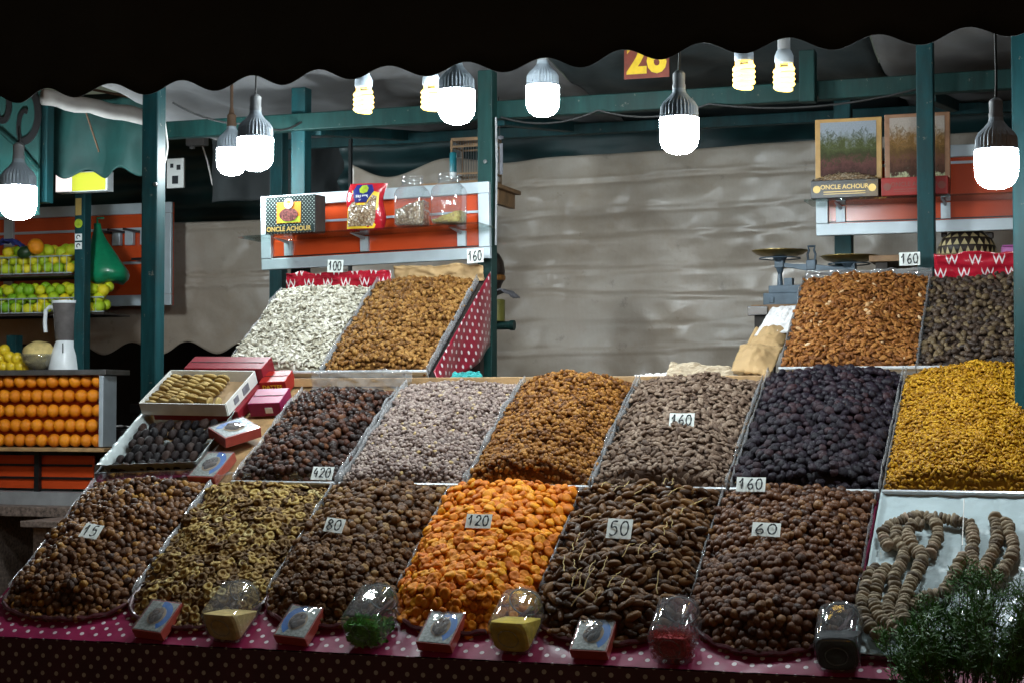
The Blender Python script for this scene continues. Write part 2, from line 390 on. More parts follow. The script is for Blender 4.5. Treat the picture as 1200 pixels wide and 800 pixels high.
# canvas roof under which the lamps hang
def roof(name, label, x0, x1, mat, n):
    m = MB().grid(lambda a, b: (x0 + (x1 - x0) * a, 3.75 + 3.9 * b, 2.80 + .10 * math.sin(math.pi * b) + .05 * fbm((x0 + (x1 - x0) * a) * 1.6, b * 5) + .02 * fbm((x0 + (x1 - x0) * a) * 6, b * 14) - .05 * abs(math.sin(math.pi * (x0 + (x1 - x0) * a) / 1.4)) * math.sin(math.pi * ((b * 2.0) % 1))), n, 60)
    tag(m.build(name, mat, None, 'all', solid=.003, origin=((x0 + x1) / 2, 5.7, 2.8)), label, 'canopy', kind='thing')
roof('canvas_roof', 'sagging pale grey canvas roof over the left lamps', -4.0, -2.05, 'roof_canvas', 50)
roof('canvas_roof', 'dark green canvas roof over the middle of the stall', -2.045, -.86, 'dim_canvas', 30)
roof('canvas_roof', 'pale grey canvas roof at the upper right', -.855, 1.6, 'roof_canvas', 50)

# welded teal frame: posts and beams
PW = .062
fr = thing('stall_frame', 'teal painted steel frame of posts and beams around the stall', 'frame', (-1.6, 6.1, 0))
def px_x(px, Y): return atY(px, 400, Y).x
def post(px, Y, z0, z1, mat='teal_paint', w=PW, nm='post'):
    x = px_x(px, Y)
    return MB().box((x + 1.6, Y - 6.1, (z0 + z1) / 2), (w, w, z1 - z0)).build(nm, mat, fr, bevel=.004)
def bolts(px, Y, zs):
    for z in zs: MB().lathe([(.001, -.004), (.008, -.004), (.007, .003), (.001, .004)], 8, M=Matrix.Translation((px_x(px, Y) + 1.6, Y - 6.1 - PW / 2 - .003, z)) @ Matrix.Rotation(math.pi / 2, 4, 'X')).build('bolt', 'dull_metal', fr, True)
post(178.5, 5.62, 0, 2.81)
post(571, 6.20, 0, 2.80, 'green_paint', .058)
post(1087, 6.12, 0, 2.80, 'teal_paint', .056)
post(352, 6.30, 0, 2.80, 'teal_paint', .06)
post(326, 6.9, 0, 2.75, 'teal_paint', .06)
post(990, 6.62, 0, 2.74, 'teal_paint', .062)
post(1202, 5.25, 0, 2.78, 'teal_paint', .06)
bolts(186, 5.62, (1.62, 2.35)); bolts(572, 6.2, (2.30, 2.46)); bolts(355, 6.3, (2.66,))
def beam(p0, p1, w, h, mat='teal_paint', nm='beam'):
    p0, p1 = Vector(p0), Vector(p1); d = p1 - p0; L = d.length; c = (p0 + p1) / 2 - Vector((-1.6, 6.1, 0))
    m = Matrix.Translation(c) @ d.to_track_quat('X', 'Z').to_matrix().to_4x4()
    return MB().box((0, 0, 0), (L, w, h), m).build(nm, mat, fr, bevel=.004)
beam((px_x(183, 6.275), 6.275, 2.66), (1.4, 6.275, 2.675), .05, .066, 'green_paint')
beam((px_x(330, 7.24), 7.24, 2.735), (1.4, 7.24, 2.735), .04, .045, 'teal_paint')
for px in (352, 571, 1087):
    x = px_x(px, 6.2); beam((x, 6.33, 2.64), (x, 7.5, 2.78), .045, .045)
beam((px_x(948, 6.2), 6.215, 2.62), (px_x(948, 6.2) + .0, 6.215, 2.80), .055, .055, 'green_paint', 'bracket_stub')
MB().tube([(px_x(410, 6.9) + 1.6, .8, 2.69), (px_x(410, 6.9) + 1.6, .8, 2.0)], .010, 6).build('tarp_pole', 'black_metal', fr, True)

# back tarpaulins
def tarp(name, label, Y, pxl, pxr, ztop, zbot, topwave, botwave, seams, seed, nu=150, nv=90, mat='tarp', lean=0.0):
    xl, xr = px_x(pxl, Y), px_x(pxr, Y)
    def fn(a, b):
        x = xl + (xr - xl) * a
        zt = ztop + topwave(x, a); zb = zbot + botwave(x)
        z = zb + (zt - zb) * b
        y = .05 * fbm(x * 1.3 + seed, z * 1.3) + .010 * abs(fbm(x * 3 + z * 2 + seed, z * 3 - x * 2))
        for sz, amp in seams:
            q = (z - sz - .025 * math.sin(x * 1.3 + sz * 9) - .012 * fbm(x * 2.2, sz * 5)) / .008; y += amp * math.exp(-q * q) - .4 * amp * math.exp(-((q - 1.8) ** 2))
        return (x - (xl + xr) / 2, y + lean * (z - zb), z - zbot)
    return tag(MB().grid(fn, nu, nv).build(name, mat, None, 'all', solid=.002, origin=(0, 0, 0)), label, 'tarpaulin'), ((xl + xr) / 2, Y, zbot)
o, p = tarp('grey_tarpaulin', 'wide grey brown tarpaulin hanging as the back wall of the stall', 7.45, 408, 1330, 2.64, .25,
            lambda x, a: .05 * math.sin(x * 10.5) * max(0, 1 - a * 3.2) + .05 * a - .03 * max(0, a - .55), lambda x: 0.0, [(2.52, .014), (2.40, -.006), (2.31, .006), (2.18, .006), (2.05, .009), (1.90, .004), (1.79, -.008), (1.66, .006)], 3.1, 200, 200)
o.location = p
o, p = tarp('grey_tarpaulin', 'pale grey tarpaulin with scalloped lower edge behind the juice stand', 8.98, -60, 420, 2.61, 1.90,
            lambda x, a: .0, lambda x: .035 * math.cos(2 * math.pi * x / .36), [(2.60, .03), (2.29, .03), (2.23, -.02)], 8.4, 120, 50)
o.location = p
def wall_canvas(name, label, Y, pxl, pxr, z0, z1, mat, folds=.02, horiz=False, seed=0.0, scal=0.0, dy=0.0):
    xl, xr = px_x(pxl, Y), px_x(pxr, Y)
    def fn(a, b):
        x = xl + (xr - xl) * a; zb = z0 + (scal * (1 + math.cos(2 * math.pi * x / (.2 if scal else 1))) if scal else 0); z = zb + (z1 - zb) * b
        y = folds * (math.sin(z * 38 + 2 * fbm(x * 2, seed)) * .6 + fbm(x * 1.2, z * 9 + seed)) if horiz else folds * (math.sin(x * 17 + 2 * fbm(x * 1.5, z, seed)) + fbm(x * 4, z * 2 + seed))
        return (x - (xl + xr) / 2, y + dy * b, z - z0)
    o = MB().grid(fn, 90, 24).build(name, mat, None, 'all', solid=.002); o.location = ((xl + xr) / 2, Y, z0)
    return tag(o, label, 'canvas')
wall_canvas('rolled_canvas', 'dark green canvas gathered in folds above the grey tarpaulin', 7.62, 400, 1330, 2.50, 3.02, 'deep_green_canvas', .05, True, 2.0)
wall_canvas('dark_backing', 'black canvas flap behind the dotted box and teal post', 7.75, 245, 415, 2.56, 2.95, 'dark_canvas', .03, False, 5.0)
wall_canvas('dark_backing', 'black sheet added as the dark far behind the juice stand below the pale tarpaulin', 12.2, -160, 420, 0.0, 2.6, 'dark_canvas', .03, False, 9.0)  # added sheet: the unlit distance put in as plain black
wall_canvas('dark_backing', 'dark green canvas behind the lit sign of the juice stand', 10.1, -120, 345, 2.62, 3.6, 'deep_green_canvas', .04, True, 4.0)

# ================================================================== the counter
XL, XR = -3.125, .55
ct = thing('display_counter', 'sloping stepped display counter covered in purple polka dot oilcloth', 'counter', (-1.3, 4.35, 0))
def rel(p): return (p[0] + 1.3, p[1] - 4.35, p[2])
# carcass
A = FRONT.pt(0, .0); B = FRONT.pt(0, .752); Cc = MID.pt(0, 0, -.012); D = MID.pt(0, .635, -.012)
prof = [(4.37, .0), (4.37, .885), (B.y, B.z - .02), (Cc.y, Cc.z - .01), (D.y, D.z - .01), (D.y, 0)]
c = MB(); c.loft([[rel((XL + .015, y, z)) for y, z in prof], [rel((XR, y, z)) for y, z in prof]]); c.build('carcass', 'dark_wood', ct)
def top_cloth(a, b):
    u = XL + (XR - XL) * a; v = -.004 + .756 * b
    p = FRONT.pt(u, v, .004 + .0025 * fbm(u * 7, v * 7) + .002 * fbm(u * 25, v * 25)); return rel(p)
o = MB().grid(top_cloth, 220, 40).build('sloped_cloth', 'dots_top', ct, 'all'); uv_set(o, lambda co: (co.x, math.hypot(co.y, co.z - .91)))
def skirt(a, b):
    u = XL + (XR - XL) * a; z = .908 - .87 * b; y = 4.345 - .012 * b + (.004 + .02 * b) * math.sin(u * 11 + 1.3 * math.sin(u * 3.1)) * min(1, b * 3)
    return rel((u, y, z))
o = MB().grid(skirt, 220, 16).build('front_skirt', 'dots_shaded', ct, 'all'); uv_set(o, lambda co: (co.x, co.z))
def mid_cloth(a, b): return rel(MID.pt(-3.085 + (XR + 3.085) * a, -.004 + .64 * b, -.008 + .002 * fbm(a * 30, b * 6)))
MB().grid(mid_cloth, 60, 10).build('shelf_board', 'pale_wood', ct, 'all', solid=.012)
MB().box(rel(((XL + XR) / 2, MID.pt(0, .655).y, MID.pt(0, .655).z - .0)), (XR - XL, .045, .03)).build('ledge', 'pale_wood', ct, bevel=.003)
o = MB().add([rel((XL, 4.36, 0)), rel((XL, D.y, 0)), rel((XL, D.y, D.z - .03)), rel((XL, Cc.y, Cc.z - .03)), rel((XL, B.y, B.z - .005)), rel((XL, 4.36, .90))], [(0, 1, 2, 3, 4, 5)]).build('side_cloth', 'dots_shaded', ct, solid=.003); uv_set(o, lambda co: (co.y, co.z))

# upper display ramps with cloth-covered sides
def ramp_stand(name, label, u0, u1, side_right=True):
    t = thing(name, label, 'ramp', (u0, 5.57, 0)); R = lambda p: (p[0] - u0, p[1] - 5.57, p[2])
    a0, a1 = UPPER.pt(0, -.01, -.012), UPPER.pt(0, .64, -.012)
    m = MB(); m.loft([[R((x, y, z)) for y, z in ((a0.y, a0.z), (a1.y, a1.z), (a1.y, a1.z - .02), (a0.y, a0.z - .02))] for x in (u0, u1)]); m.build('deck', 'dark_wood', t)
    for x in (u0 + .03, u1 - .03):
        MB().box(R((x, a1.y - .03, a1.z / 2 - .02)), (.04, .04, a1.z - .04)).build('leg', 'dark_wood', t); MB().box(R((x, a0.y + .04, a0.z / 2 - .02)), (.04, .04, a0.z - .04)).build('leg', 'dark_wood', t)
    if side_right:
        def side(a, b):
            y = a0.y - .01 + (a1.y + .03 - a0.y) * a; zt = a0.z + .035 + (a1.z - a0.z) * a; hang = .04 + .23 * (a ** .7); z = zt - hang * b
            return R((u1 + .006 + .012 * math.sin(a * 9 + 2 * b) * b + .01 * b, y, z))
        o = MB().grid(side, 30, 10).build('side_cloth', 'dots_side', t, 'all', solid=.002); uv_set(o, lambda co: (co.y, co.z))
    return t
ramp_stand('display_ramp', 'raised wooden ramp with red polka dot side cloth below the orange shelf board', -2.985, -2.195)
ramp_stand('display_ramp', 'raised wooden ramp at the right edge beneath the almonds and dark dates', -1.04, -.05, False)
# ================================================================== fruit and nut shapes
def ico(n):
    bm = bmesh.new(); bmesh.ops.create_icosphere(bm, subdivisions=n, radius=1.0)
    v = np.array([p.co[:] for p in bm.verts]); f = np.array([[q.index for q in fc.verts] for fc in bm.faces]); bm.free(); return v, f
ICO = {k: ico(k) for k in (1, 2, 3)}
def nz(v, sc, seed): return np.array([mnoise.noise(Vector((p[0] * sc + seed, p[1] * sc + seed * 1.7, p[2] * sc - seed))) for p in v])
def shp_date(seed, lod, L=1.0, W=.62, H=.58):
    v, f = ICO[lod]; v = v.copy(); th = np.arctan2(v[:, 2], v[:, 1]); x = v[:, 0].copy()
    rr = 1 + .06 * np.sin(th * (5 + seed % 3) + seed + 2 * x) * (1 - x ** 4) + .09 * nz(v, 1.6, seed * 3.1)
    e = np.sign(x) * np.abs(x) ** .85
    bend = .06 * math.sin(seed * 2.3)
    return np.stack([e * L, v[:, 1] * W * rr + bend * x * x, v[:, 2] * H * rr], 1), f
def shp_fig(seed, lod):      # small round dried fig with a sunken eye
    v, f = ICO[lod]; v = v.copy(); rho = np.hypot(v[:, 0], v[:, 1]); th = np.arctan2(v[:, 1], v[:, 0])
    r = 1 + .12 * nz(v, 1.5, seed * 2.7) + .05 * np.sin(th * 7 + seed) * rho
    z = v[:, 2] * .8 - np.where(v[:, 2] > 0, .42 * np.exp(-(rho / .38) ** 2), 0)
    return np.stack([v[:, 0] * r, v[:, 1] * r * .92, z * r], 1), f
def shp_round(seed, lod):    # round date, a little wrinkled
    v, f = ICO[lod]; r = 1 + .11 * nz(v, 1.8, seed * 5.1) + .05 * nz(v, 4.5, seed)
    return v * r[:, None] * np.array([1.05, .88, .84]), f
def shp_prune(seed, lod):
    v, f = ICO[lod]; r = 1 + .16 * nz(v, 1.5, seed * 4.1) + .09 * nz(v, 4.0, seed * 1.3)
    return v * r[:, None] * np.array([1.08, .86, .80]), f
def shp_apricot(seed, lod):
    v, f = ICO[lod]; rho = np.hypot(v[:, 0], v[:, 1]); r = 1 + .10 * nz(v, 1.3, seed * 3.3)
    z = v[:, 2] * .56 - np.where(v[:, 2] > 0, .30 * np.exp(-(rho / .42) ** 2), 0) + .09 * np.sin(np.arctan2(v[:, 1], v[:, 0]) * 2 + seed) * rho * rho
    return np.stack([v[:, 0] * r, v[:, 1] * r * .93, z], 1), f
def shp_ring(seed, lod):     # split fig dried into an open ring
    n, k = (18, 8) if lod > 1 else (12, 6); V = []; Fc = []
    for i in range(n):
        a = 2 * math.pi * i / n; R = .70 * (1 + .10 * math.sin(2 * a + seed) + .05 * math.sin(5 * a + seed * 2)); tr = .30 * (1 + .22 * math.sin(3 * a + seed * 1.7))
        for j in range(k):
            b = 2 * math.pi * j / k; V.append(((R + tr * math.cos(b)) * math.cos(a), (R + tr * math.cos(b)) * math.sin(a), tr * .8 * math.sin(b) + .08 * math.sin(2 * a + seed)))
            Fc.append((i * k + j, ((i + 1) % n) * k + j, ((i + 1) % n) * k + (j + 1) % k, i * k + (j + 1) % k))
    b0 = len(V); V.append((0, 0, -.16)); tri = []
    for i in range(n): tri.append((i * k + k // 2, ((i + 1) % n) * k + k // 2, b0))
    fs = [t for q in Fc for t in ((q[0], q[1], q[2]), (q[0], q[2], q[3]))] + tri
    return np.array(V), np.array(fs)
def shp_coin(seed, lod):     # flat pressed fig, thinner
    V, f = shp_disc(seed, lod); return V * np.array([1, 1, .8]), f
def shp_disc(seed, lod):     # pressed fig disc for strings and cartons (axis z)
    v, f = ICO[lod]; th = np.arctan2(v[:, 1], v[:, 0]); r = 1 + .07 * np.sin(th * 3 + seed) + .10 * nz(v, 1.8, seed * 2.9)
    return np.stack([v[:, 0] * r, v[:, 1] * r, np.sign(v[:, 2]) * np.abs(v[:, 2]) ** .7 * .36 * (1 + .12 * np.sin(th * 2 + seed))], 1), f
def shp_almond(seed, lod):
    v, f = ICO[lod]; x = v[:, 0]; tap = 1 - .38 * np.clip(x, 0, 1) ** 1.5
    return np.stack([x, v[:, 1] * .58 * tap, v[:, 2] * .36 * tap], 1) * (1 + .08 * nz(v, 2.0, seed))[:, None], f
def shp_walnut(seed, lod):
    v, f = ICO[lod]; r = 1 + .42 * nz(v, 1.9, seed * 3.7) + .25 * nz(v, 4.5, seed); return v * r[:, None] * np.array([1, .85, .65]), f
def shp_flake(seed, lod):
    v, f = ICO[lod]; return np.stack([v[:, 0], v[:, 1] * .62, v[:, 2] * .22 + .16 * v[:, 0] ** 2], 1) * (1 + .14 * nz(v, 1.6, seed))[:, None], f
def shp_pea(seed, lod):
    v, f = ICO[lod]; return v * (1 + .10 * nz(v, 2.0, seed))[:, None] * np.array([1, .78, .70]), f
def shp_raisin(seed, lod):
    v, f = ICO[lod]; return v * (1 + .22 * nz(v, 2.6, seed * 2.1))[:, None] * np.array([1, .52, .48]), f
def tmesh(name, V, Fs, mat):
    me = bpy.data.meshes.new(name); me.from_pydata(V.tolist(), [], Fs.tolist()); me.materials.append(M(mat))
    me.polygons.foreach_set('use_smooth', [True] * len(me.polygons)); me.update(); return me
def joined(name, tris, mat, mats_extra=()):
    """one mesh from many placed pieces: tris = list of (V, F, tone)"""
    nv = sum(len(t[0]) for t in tris); nf = sum(len(t[1]) for t in tris)
    V = np.concatenate([t[0] for t in tris]); off = np.cumsum([0] + [len(t[0]) for t in tris[:-1]])
    Fc = np.concatenate([t[1] + o for t, o in zip(tris, off)]); tone = np.concatenate([np.full(len(t[0]), t[2], np.float32) for t in tris])
    me = bpy.data.meshes.new(name); me.vertices.add(nv); me.vertices.foreach_set('co', V.astype(np.float32).ravel())
    me.loops.add(nf * 3); me.loops.foreach_set('vertex_index', Fc.astype(np.int32).ravel())
    me.polygons.add(nf); me.polygons.foreach_set('loop_start', np.arange(0, nf * 3, 3, dtype=np.int32)); me.polygons.foreach_set('loop_total', np.full(nf, 3, np.int32))
    me.polygons.foreach_set('use_smooth', np.ones(nf, bool)); me.update(calc_edges=True)
    at = me.attributes.new('tone', 'FLOAT', 'POINT'); at.data.foreach_set('value', tone)
    me.materials.append(M(mat)); return me
def rotmat(n, spin, tilt, tdir):
    n = n / np.linalg.norm(n); a = np.array([1.0, 0, 0]); a = a - n * a.dot(n); a /= np.linalg.norm(a); b = np.cross(n, a)
    n2 = n * math.cos(tilt) + (a * math.cos(tdir) + b * math.sin(tdir)) * math.sin(tilt)
    a2 = a - n2 * a.dot(n2); a2 /= np.linalg.norm(a2); b2 = np.cross(n2, a2)
    x = a2 * math.cos(spin) + b2 * math.sin(spin); y = np.cross(n2, x); return np.stack([x, y, n2], 1)
def sm(x): x = min(1.0, max(0.0, x)); return x * x * (3 - 2 * x)

class Heap:
    """fruit piled on a sloping tray; (u, v) on the slope, height h off it"""
    def __init__(s, slope, u0, u1, v0, v1, H, R=0.0, edge=.012, back=.10, front=.16, lump=.017, seed=0, peak=.5, sidep=2.3):
        s.__dict__.update(slope=slope, u0=u0, u1=u1, v0=v0, v1=v1, H=H, R=R, edge=edge, back=back, front=front, lump=lump, seed=seed, peak=peak, sidep=sidep)
    def vf(s, u):
        q = min(1, abs(2 * (u - s.u0) / (s.u1 - s.u0) - 1)); return s.v0 + s.R * (1 - math.sqrt(max(0, 1 - q ** 2.2)))
    def h(s, u, v):
        q = abs(2 * (u - s.u0) / (s.u1 - s.u0) - 1); vf = s.vf(u); t = (v - vf) / (s.v1 - vf)
        side = 1 - min(1, q) ** s.sidep
        prof = sm(t / s.front) * sm((1 - t) / s.back) * (.72 + .28 * math.sin(math.pi * min(1, max(0, t))))
        return s.edge + s.H * (.22 + .78 * side) * prof + s.lump * fbm(u * 11 + s.seed, v * 11) * prof
    def inside(s, u, v, m=0.0): return s.u0 + m <= u <= s.u1 - m and s.vf(u) + m <= v <= s.v1 - m
    def normal(s, u, v):
        e = .006; hu = (s.h(u + e, v) - s.h(u - e, v)) / (2 * e); hv = (s.h(u, v + e) - s.h(u, v - e)) / (2 * e)
        hu = max(-1.6, min(1.6, hu)); hv = max(-1.6, min(1.6, hv)); n = np.array(s.slope.n) - hu * np.array([1.0, 0, 0]) - hv * np.array(s.slope.ev); return n / np.linalg.norm(n)
    def spots(s, sp, rng, jit=.2, m=None, dh=0.0, hj=.15, off=0.0):
        m = sp * .32 if m is None else m; out = []; row = 0; v = s.v0 + m + off
        while v < s.v1:
            u = s.u0 + m + (sp * .5 if row % 2 else 0) + off
            while u < s.u1:
                uu = u + rng.normal() * sp * jit; vv = v + rng.normal() * sp * jit
                if s.inside(uu, vv, -sp * .12): out.append((uu, vv, s.h(uu, vv) + dh + rng.normal() * sp * hj))
                # extra pieces on steep faces
                u += sp
            v += sp * .84; row += 1
        return out
    def base(s, drop, nu=30, nv=40):
        V = []; Fs = []
        for j in range(nv + 1):
            for i in range(nu + 1):
                u = s.u0 + .004 + (s.u1 - s.u0 - .008) * i / nu; vf = s.vf(u) + .004; v = vf + (s.v1 - .004 - vf) * j / nv
                V.append(s.slope.pt(u, v, max(.003, s.h(u, v) - drop)))
        for j in range(nv):
            for i in range(nu):
                a = j * (nu + 1) + i; Fs += [(a, a + 1, a + nu + 2), (a, a + nu + 2, a + nu + 1)]
        return np.array([p[:] for p in V]), np.array(Fs)
def fill(hp, shape, size, sp, mats, stuff_name, stuff_label, stuff_cat, piece=None, n_ind=300, lod=2, stuff_lod=1, tilt=.35, variants=6, jit=.2, hj=.12, spin=None, under=True, seed=1, svar=.17, ind_lod=3):
    """piece = (name, label, category, group) for pieces that stand as things of their own; the rest join one mass"""
    rng = np.random.default_rng(seed); org = np.array(hp.slope.pt((hp.u0 + hp.u1) / 2, hp.v0, 0)[:]); tris = []
    top = hp.spots(sp, rng, jit, hj=hj)
    Tp = [shape(k + 1 + seed, lod) for k in range(variants)]; Tl = [shape(k + 1 + seed, stuff_lod if piece else 2) for k in range(variants)]
    def place(q, sc):
        n = hp.normal(q[0], q[1]); R = rotmat(n, (spin(rng, q) if spin else rng.uniform(0, 6.283)), abs(rng.normal()) * tilt, rng.uniform(0, 6.283))
        return R * (size * .5 * sc), np.array(hp.slope.pt(*q)[:])
    ind = []; rest = top
    if piece:
        order = sorted(top, key=lambda q: q[1]); ind, rest = order[:n_ind], order[n_ind:]
        protos = [tmesh(piece[0], *shape(k + 1 + seed, ind_lod), mats[0]) for k in range(variants)]
        for q in ind:
            R, p = place(q, 1 + rng.normal() * svar * .7); o = link(piece[0], protos[rng.integers(variants)]); m = Matrix(R.tolist()).to_4x4(); m.translation = Vector(p); o.matrix_world = m
            tag(o, piece[1], piece[2], piece[3])
    for q in rest:
        R, p = place(q, 1 + rng.normal() * svar); V, Fs = Tp[rng.integers(variants)] if piece else Tl[rng.integers(variants)]
        tris.append((V @ R.T + p - org, Fs, rng.uniform(0, 1)))
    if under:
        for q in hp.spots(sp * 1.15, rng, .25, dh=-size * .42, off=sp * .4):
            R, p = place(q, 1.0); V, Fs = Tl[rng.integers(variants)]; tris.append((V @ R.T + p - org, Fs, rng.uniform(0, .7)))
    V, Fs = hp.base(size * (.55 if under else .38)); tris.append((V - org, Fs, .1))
    o = link(stuff_name, joined(stuff_name, tris, mats[1])); o.location = Vector(org)
    tag(o, stuff_label, stuff_cat, kind='stuff'); return ind
def fm(name, stops, **kw):
    fruit_mat(name, stops, **kw); fruit_mat(name + '_heap', stops, attr=True, **kw); return (name, name + '_heap')

# ------------------------------------------------------------------ trays
def outline(hp, grow, n=28):
    pts = []
    for i in range(n + 1):
        a = i / n; u = hp.u0 + (hp.u1 - hp.u0) * a; q = 2 * a - 1; pts.append((hp.u0 - grow + (hp.u1 - hp.u0 + 2 * grow) * a, hp.vf(u) - grow))
    pts += [(hp.u1 + grow, hp.v1 + grow), (hp.u0 - grow, hp.v1 + grow)]; return pts
def round_tray(hp, label, mat='tray_edge'):
    cu, cv = (hp.u0 + hp.u1) / 2, hp.v0; t = thing('fruit_tray', label, 'tray', mat=hp.slope.mat(cu, cv))
    ol = [(x - cu, y - cv) for x, y in outline(hp, .003)]
    MB().prism(ol, .006, .010).build('base', mat, t)
    fr_ = ol[:29]; W2 = (hp.u1 - hp.u0) / 2
    MB().tube([(ol[0][0], ol[0][1] + .10, .012)] + [(x, y, .018 + .003 * math.sin(i * 1.7)) for i, (x, y) in enumerate(fr_)] + [(ol[28][0], ol[28][1] + .10, .012)], .0065, 6).build('rim', mat, t, True)
    for sx in (-1, 1):
        y0 = fr_[0][1] + .03; L = hp.v1 - cv - y0
        MB().grid(lambda a, b: (sx * (W2 + .0035) + .003 * fbm(a * 9 + sx, b * 2 + cu * 5), y0 + L * a, .008 + (.030 + .010 * fbm(a * 6, cu * 9)) * b), 24, 3).build('side_film', 'edge_film', t, 'all', solid=.001)
    return t
def metal_tray(hp, label, sides=True, film_h=.05):
    cu, cv = (hp.u0 + hp.u1) / 2, hp.v0; t = thing('metal_tray', label, 'tray', mat=hp.slope.mat(cu, cv)); W = hp.u1 - hp.u0; L = hp.v1 - hp.v0
    MB().box((0, L / 2, .003), (W + .004, L, .004)).build('base', 'steel', t)
    MB().box((0, -.006, .014), (W + .010, .004, .026)).tube([(-W / 2 - .004, -.008, .028), (W / 2 + .004, -.008, .028)], .006, 8).build('front_lip', 'lip_metal', t, True)
    for sx in (-1, 1):
        def wall(a, b, sx=sx): return (sx * (W / 2 + .004) + .004 * fbm(a * 9 + sx, b * 2 + hp.u0 * 5), L * a, (.008 + (film_h * .8 + .012 * fbm(a * 6, hp.u1 * 9)) * b))
        MB().grid(wall, 24, 3).build('side_film', 'edge_film', t, 'all', solid=.001)
    return t
# ================================================================== front row of heaps
HEAPS = {}
def front_heap(key, u0, u1, v0, R, H, **kw):
    HEAPS[key] = h = Heap(FRONT, u0, u1, v0, .725, H, R, edge=.016, back=.07, front=.14, seed=hash(key) % 97 if False else len(HEAPS) * 7, **kw); return h
h = front_heap('dates15', -3.092, -2.690, .070, .085, .062)
round_tray(h, 'rounded tray under the small brown dates at the far left')
fill(h, lambda s, l: shp_date(s, l, 1.0, .70, .66), .0268, .0206, fm('brown_date', [(0, (0.0420, 0.0210, 0.0134)), (.3, (0.0966, 0.0445, 0.0218)), (.7, (0.1512, 0.0689, 0.0269)), (.9, (0.2184, 0.1008, 0.0269)), (1, (0.3192, 0.1596, 0.0294))], bloom=(.15, .09, .062)), 'date_heap', 'small brown dates in the upper part of the heap marked 15', 'dates',
     ('brown_date', 'small brown date in the far left heap marked 15', 'date', 'dates in the heap marked 15'), seed=11, tilt=.45)
h = front_heap('rings', -2.680, -2.275, .055, .12, .050)
round_tray(h, 'rounded tray under the olive coloured fig rings')
fill(h, shp_ring, .0295, .0248, fm('fig_ring', [(0, (.085, .044, .017)), (.3, (.18, .103, .036)), (.65, (.30, .19, .058)), (.9, (.41, .285, .085)), (1, (.46, .37, .17))], rough=.6, bscale=200), 'fig_ring_heap', 'olive fig rings filling the gaps of the second heap from the left', 'dried figs',
     ('fig_ring', 'dried olive coloured fig ring in the second front heap from the left', 'fig', 'fig rings in the second front heap'), seed=12, tilt=.28, ind_lod=2, lod=2)
h = front_heap('figs80', -2.266, -1.896, .085, .13, .072)
round_tray(h, 'rounded tray under the brown dried figs marked 80')
fill(h, shp_fig, .0248, .0210, fm('brown_fig', [(0, (0.0508, 0.0230, 0.0090)), (.4, (0.1107, 0.0492, 0.0180)), (.8, (0.1722, 0.0836, 0.0295)), (1, (0.2460, 0.1435, 0.0492))], rough=.5, bscale=190), 'brown_fig_heap', 'brown dried figs in the upper part of the heap marked 80', 'dried figs',
     ('brown_fig', 'small round brown dried fig in the heap marked 80', 'fig', 'figs in the heap marked 80'), seed=13, tilt=.5)
h = front_heap('apricots', -1.888, -1.492, .080, .15, .075)
round_tray(h, 'rounded tray under the orange dried apricots')
fill(h, shp_apricot, .0305, .0236, fm('dried_apricot', [(0, (0.4968, 0.1184, 0.0009)), (.3, (0.6072, 0.1730, 0.0018)), (.7, (0.6808, 0.2232, 0.0018)), (1, (0.7268, 0.3005, 0.0046))], rough=.55, spec=.25, bscale=140, bump=.3, mott=.18), 'apricot_heap', 'orange dried apricots at the top of the apricot heap', 'dried apricots',
     ('dried_apricot', 'orange dried apricot in the bright heap marked 120', 'apricot', 'apricots in the heap marked 120'), seed=14, tilt=.36)
h = front_heap('dates50', -1.482, -1.080, .065, .15, .072)
round_tray(h, 'rounded tray under the branch dates marked 50')
fill(h, lambda s, l: shp_date(s, l, 1.0, .50, .48), .0375, .0240, fm('branch_date', [(0, (0.0403, 0.0202, 0.0101)), (.4, (0.0924, 0.0420, 0.0160)), (.8, (0.1428, 0.0672, 0.0235)), (1, (0.2100, 0.1050, 0.0336))], rough=.38, bloom=(.11, .07, .05)), 'branch_date_heap', 'long brown branch dates at the top of the heap marked 50', 'dates',
     ('branch_date', 'long brown date on a stalk in the heap marked 50', 'date', 'branch dates in the heap marked 50'), seed=15, tilt=.5, hj=.2, jit=.25, spin=lambda r, q: r.normal() * .75)
h5 = h
rs = random.Random(4)
for i in range(34):
    u = rs.uniform(-1.43, -1.12); v = rs.uniform(.14, .68); L = rs.uniform(.03, .075); a = rs.gauss(.0, .35) + (u + 1.28) * .8
    pts = []
    for k in range(7):
        t = k / 6; uu = u + math.sin(a) * L * t + .003 * rs.uniform(-1, 1); vv = min(.715, v + math.cos(a) * L * t); pts.append(h5.slope.pt(uu, vv, h5.h(uu, vv) + .017 + .005 * math.sin(t * 3)))
    o = pts[0].copy(); tag(MB().tube([p - o for p in pts], [.0016 - .0008 * k / 6 for k in range(7)], 5).build('date_stalk', 'thread', None, True), 'thin straw coloured stalk among the dates marked 50', 'stalk', 'stalks among the branch dates').location = o
h = front_heap('dates60', -1.072, -.658, .055, .20, .070)
round_tray(h, 'rounded tray under the round brown dates marked 60')
fill(h, shp_round, .0262, .0216, fm('round_date', [(0, (0.0464, 0.0200, 0.0120)), (.4, (0.0960, 0.0400, 0.0200)), (.8, (0.1400, 0.0608, 0.0272)), (1, (0.2080, 0.1040, 0.0400))], rough=.40, bloom=(.13, .075, .052)), 'round_date_heap', 'round brown dates in the upper part of the heap marked 60', 'dates',
     ('round_date', 'round reddish brown date in the heap marked 60', 'date', 'dates in the heap marked 60'), seed=16, tilt=.5)

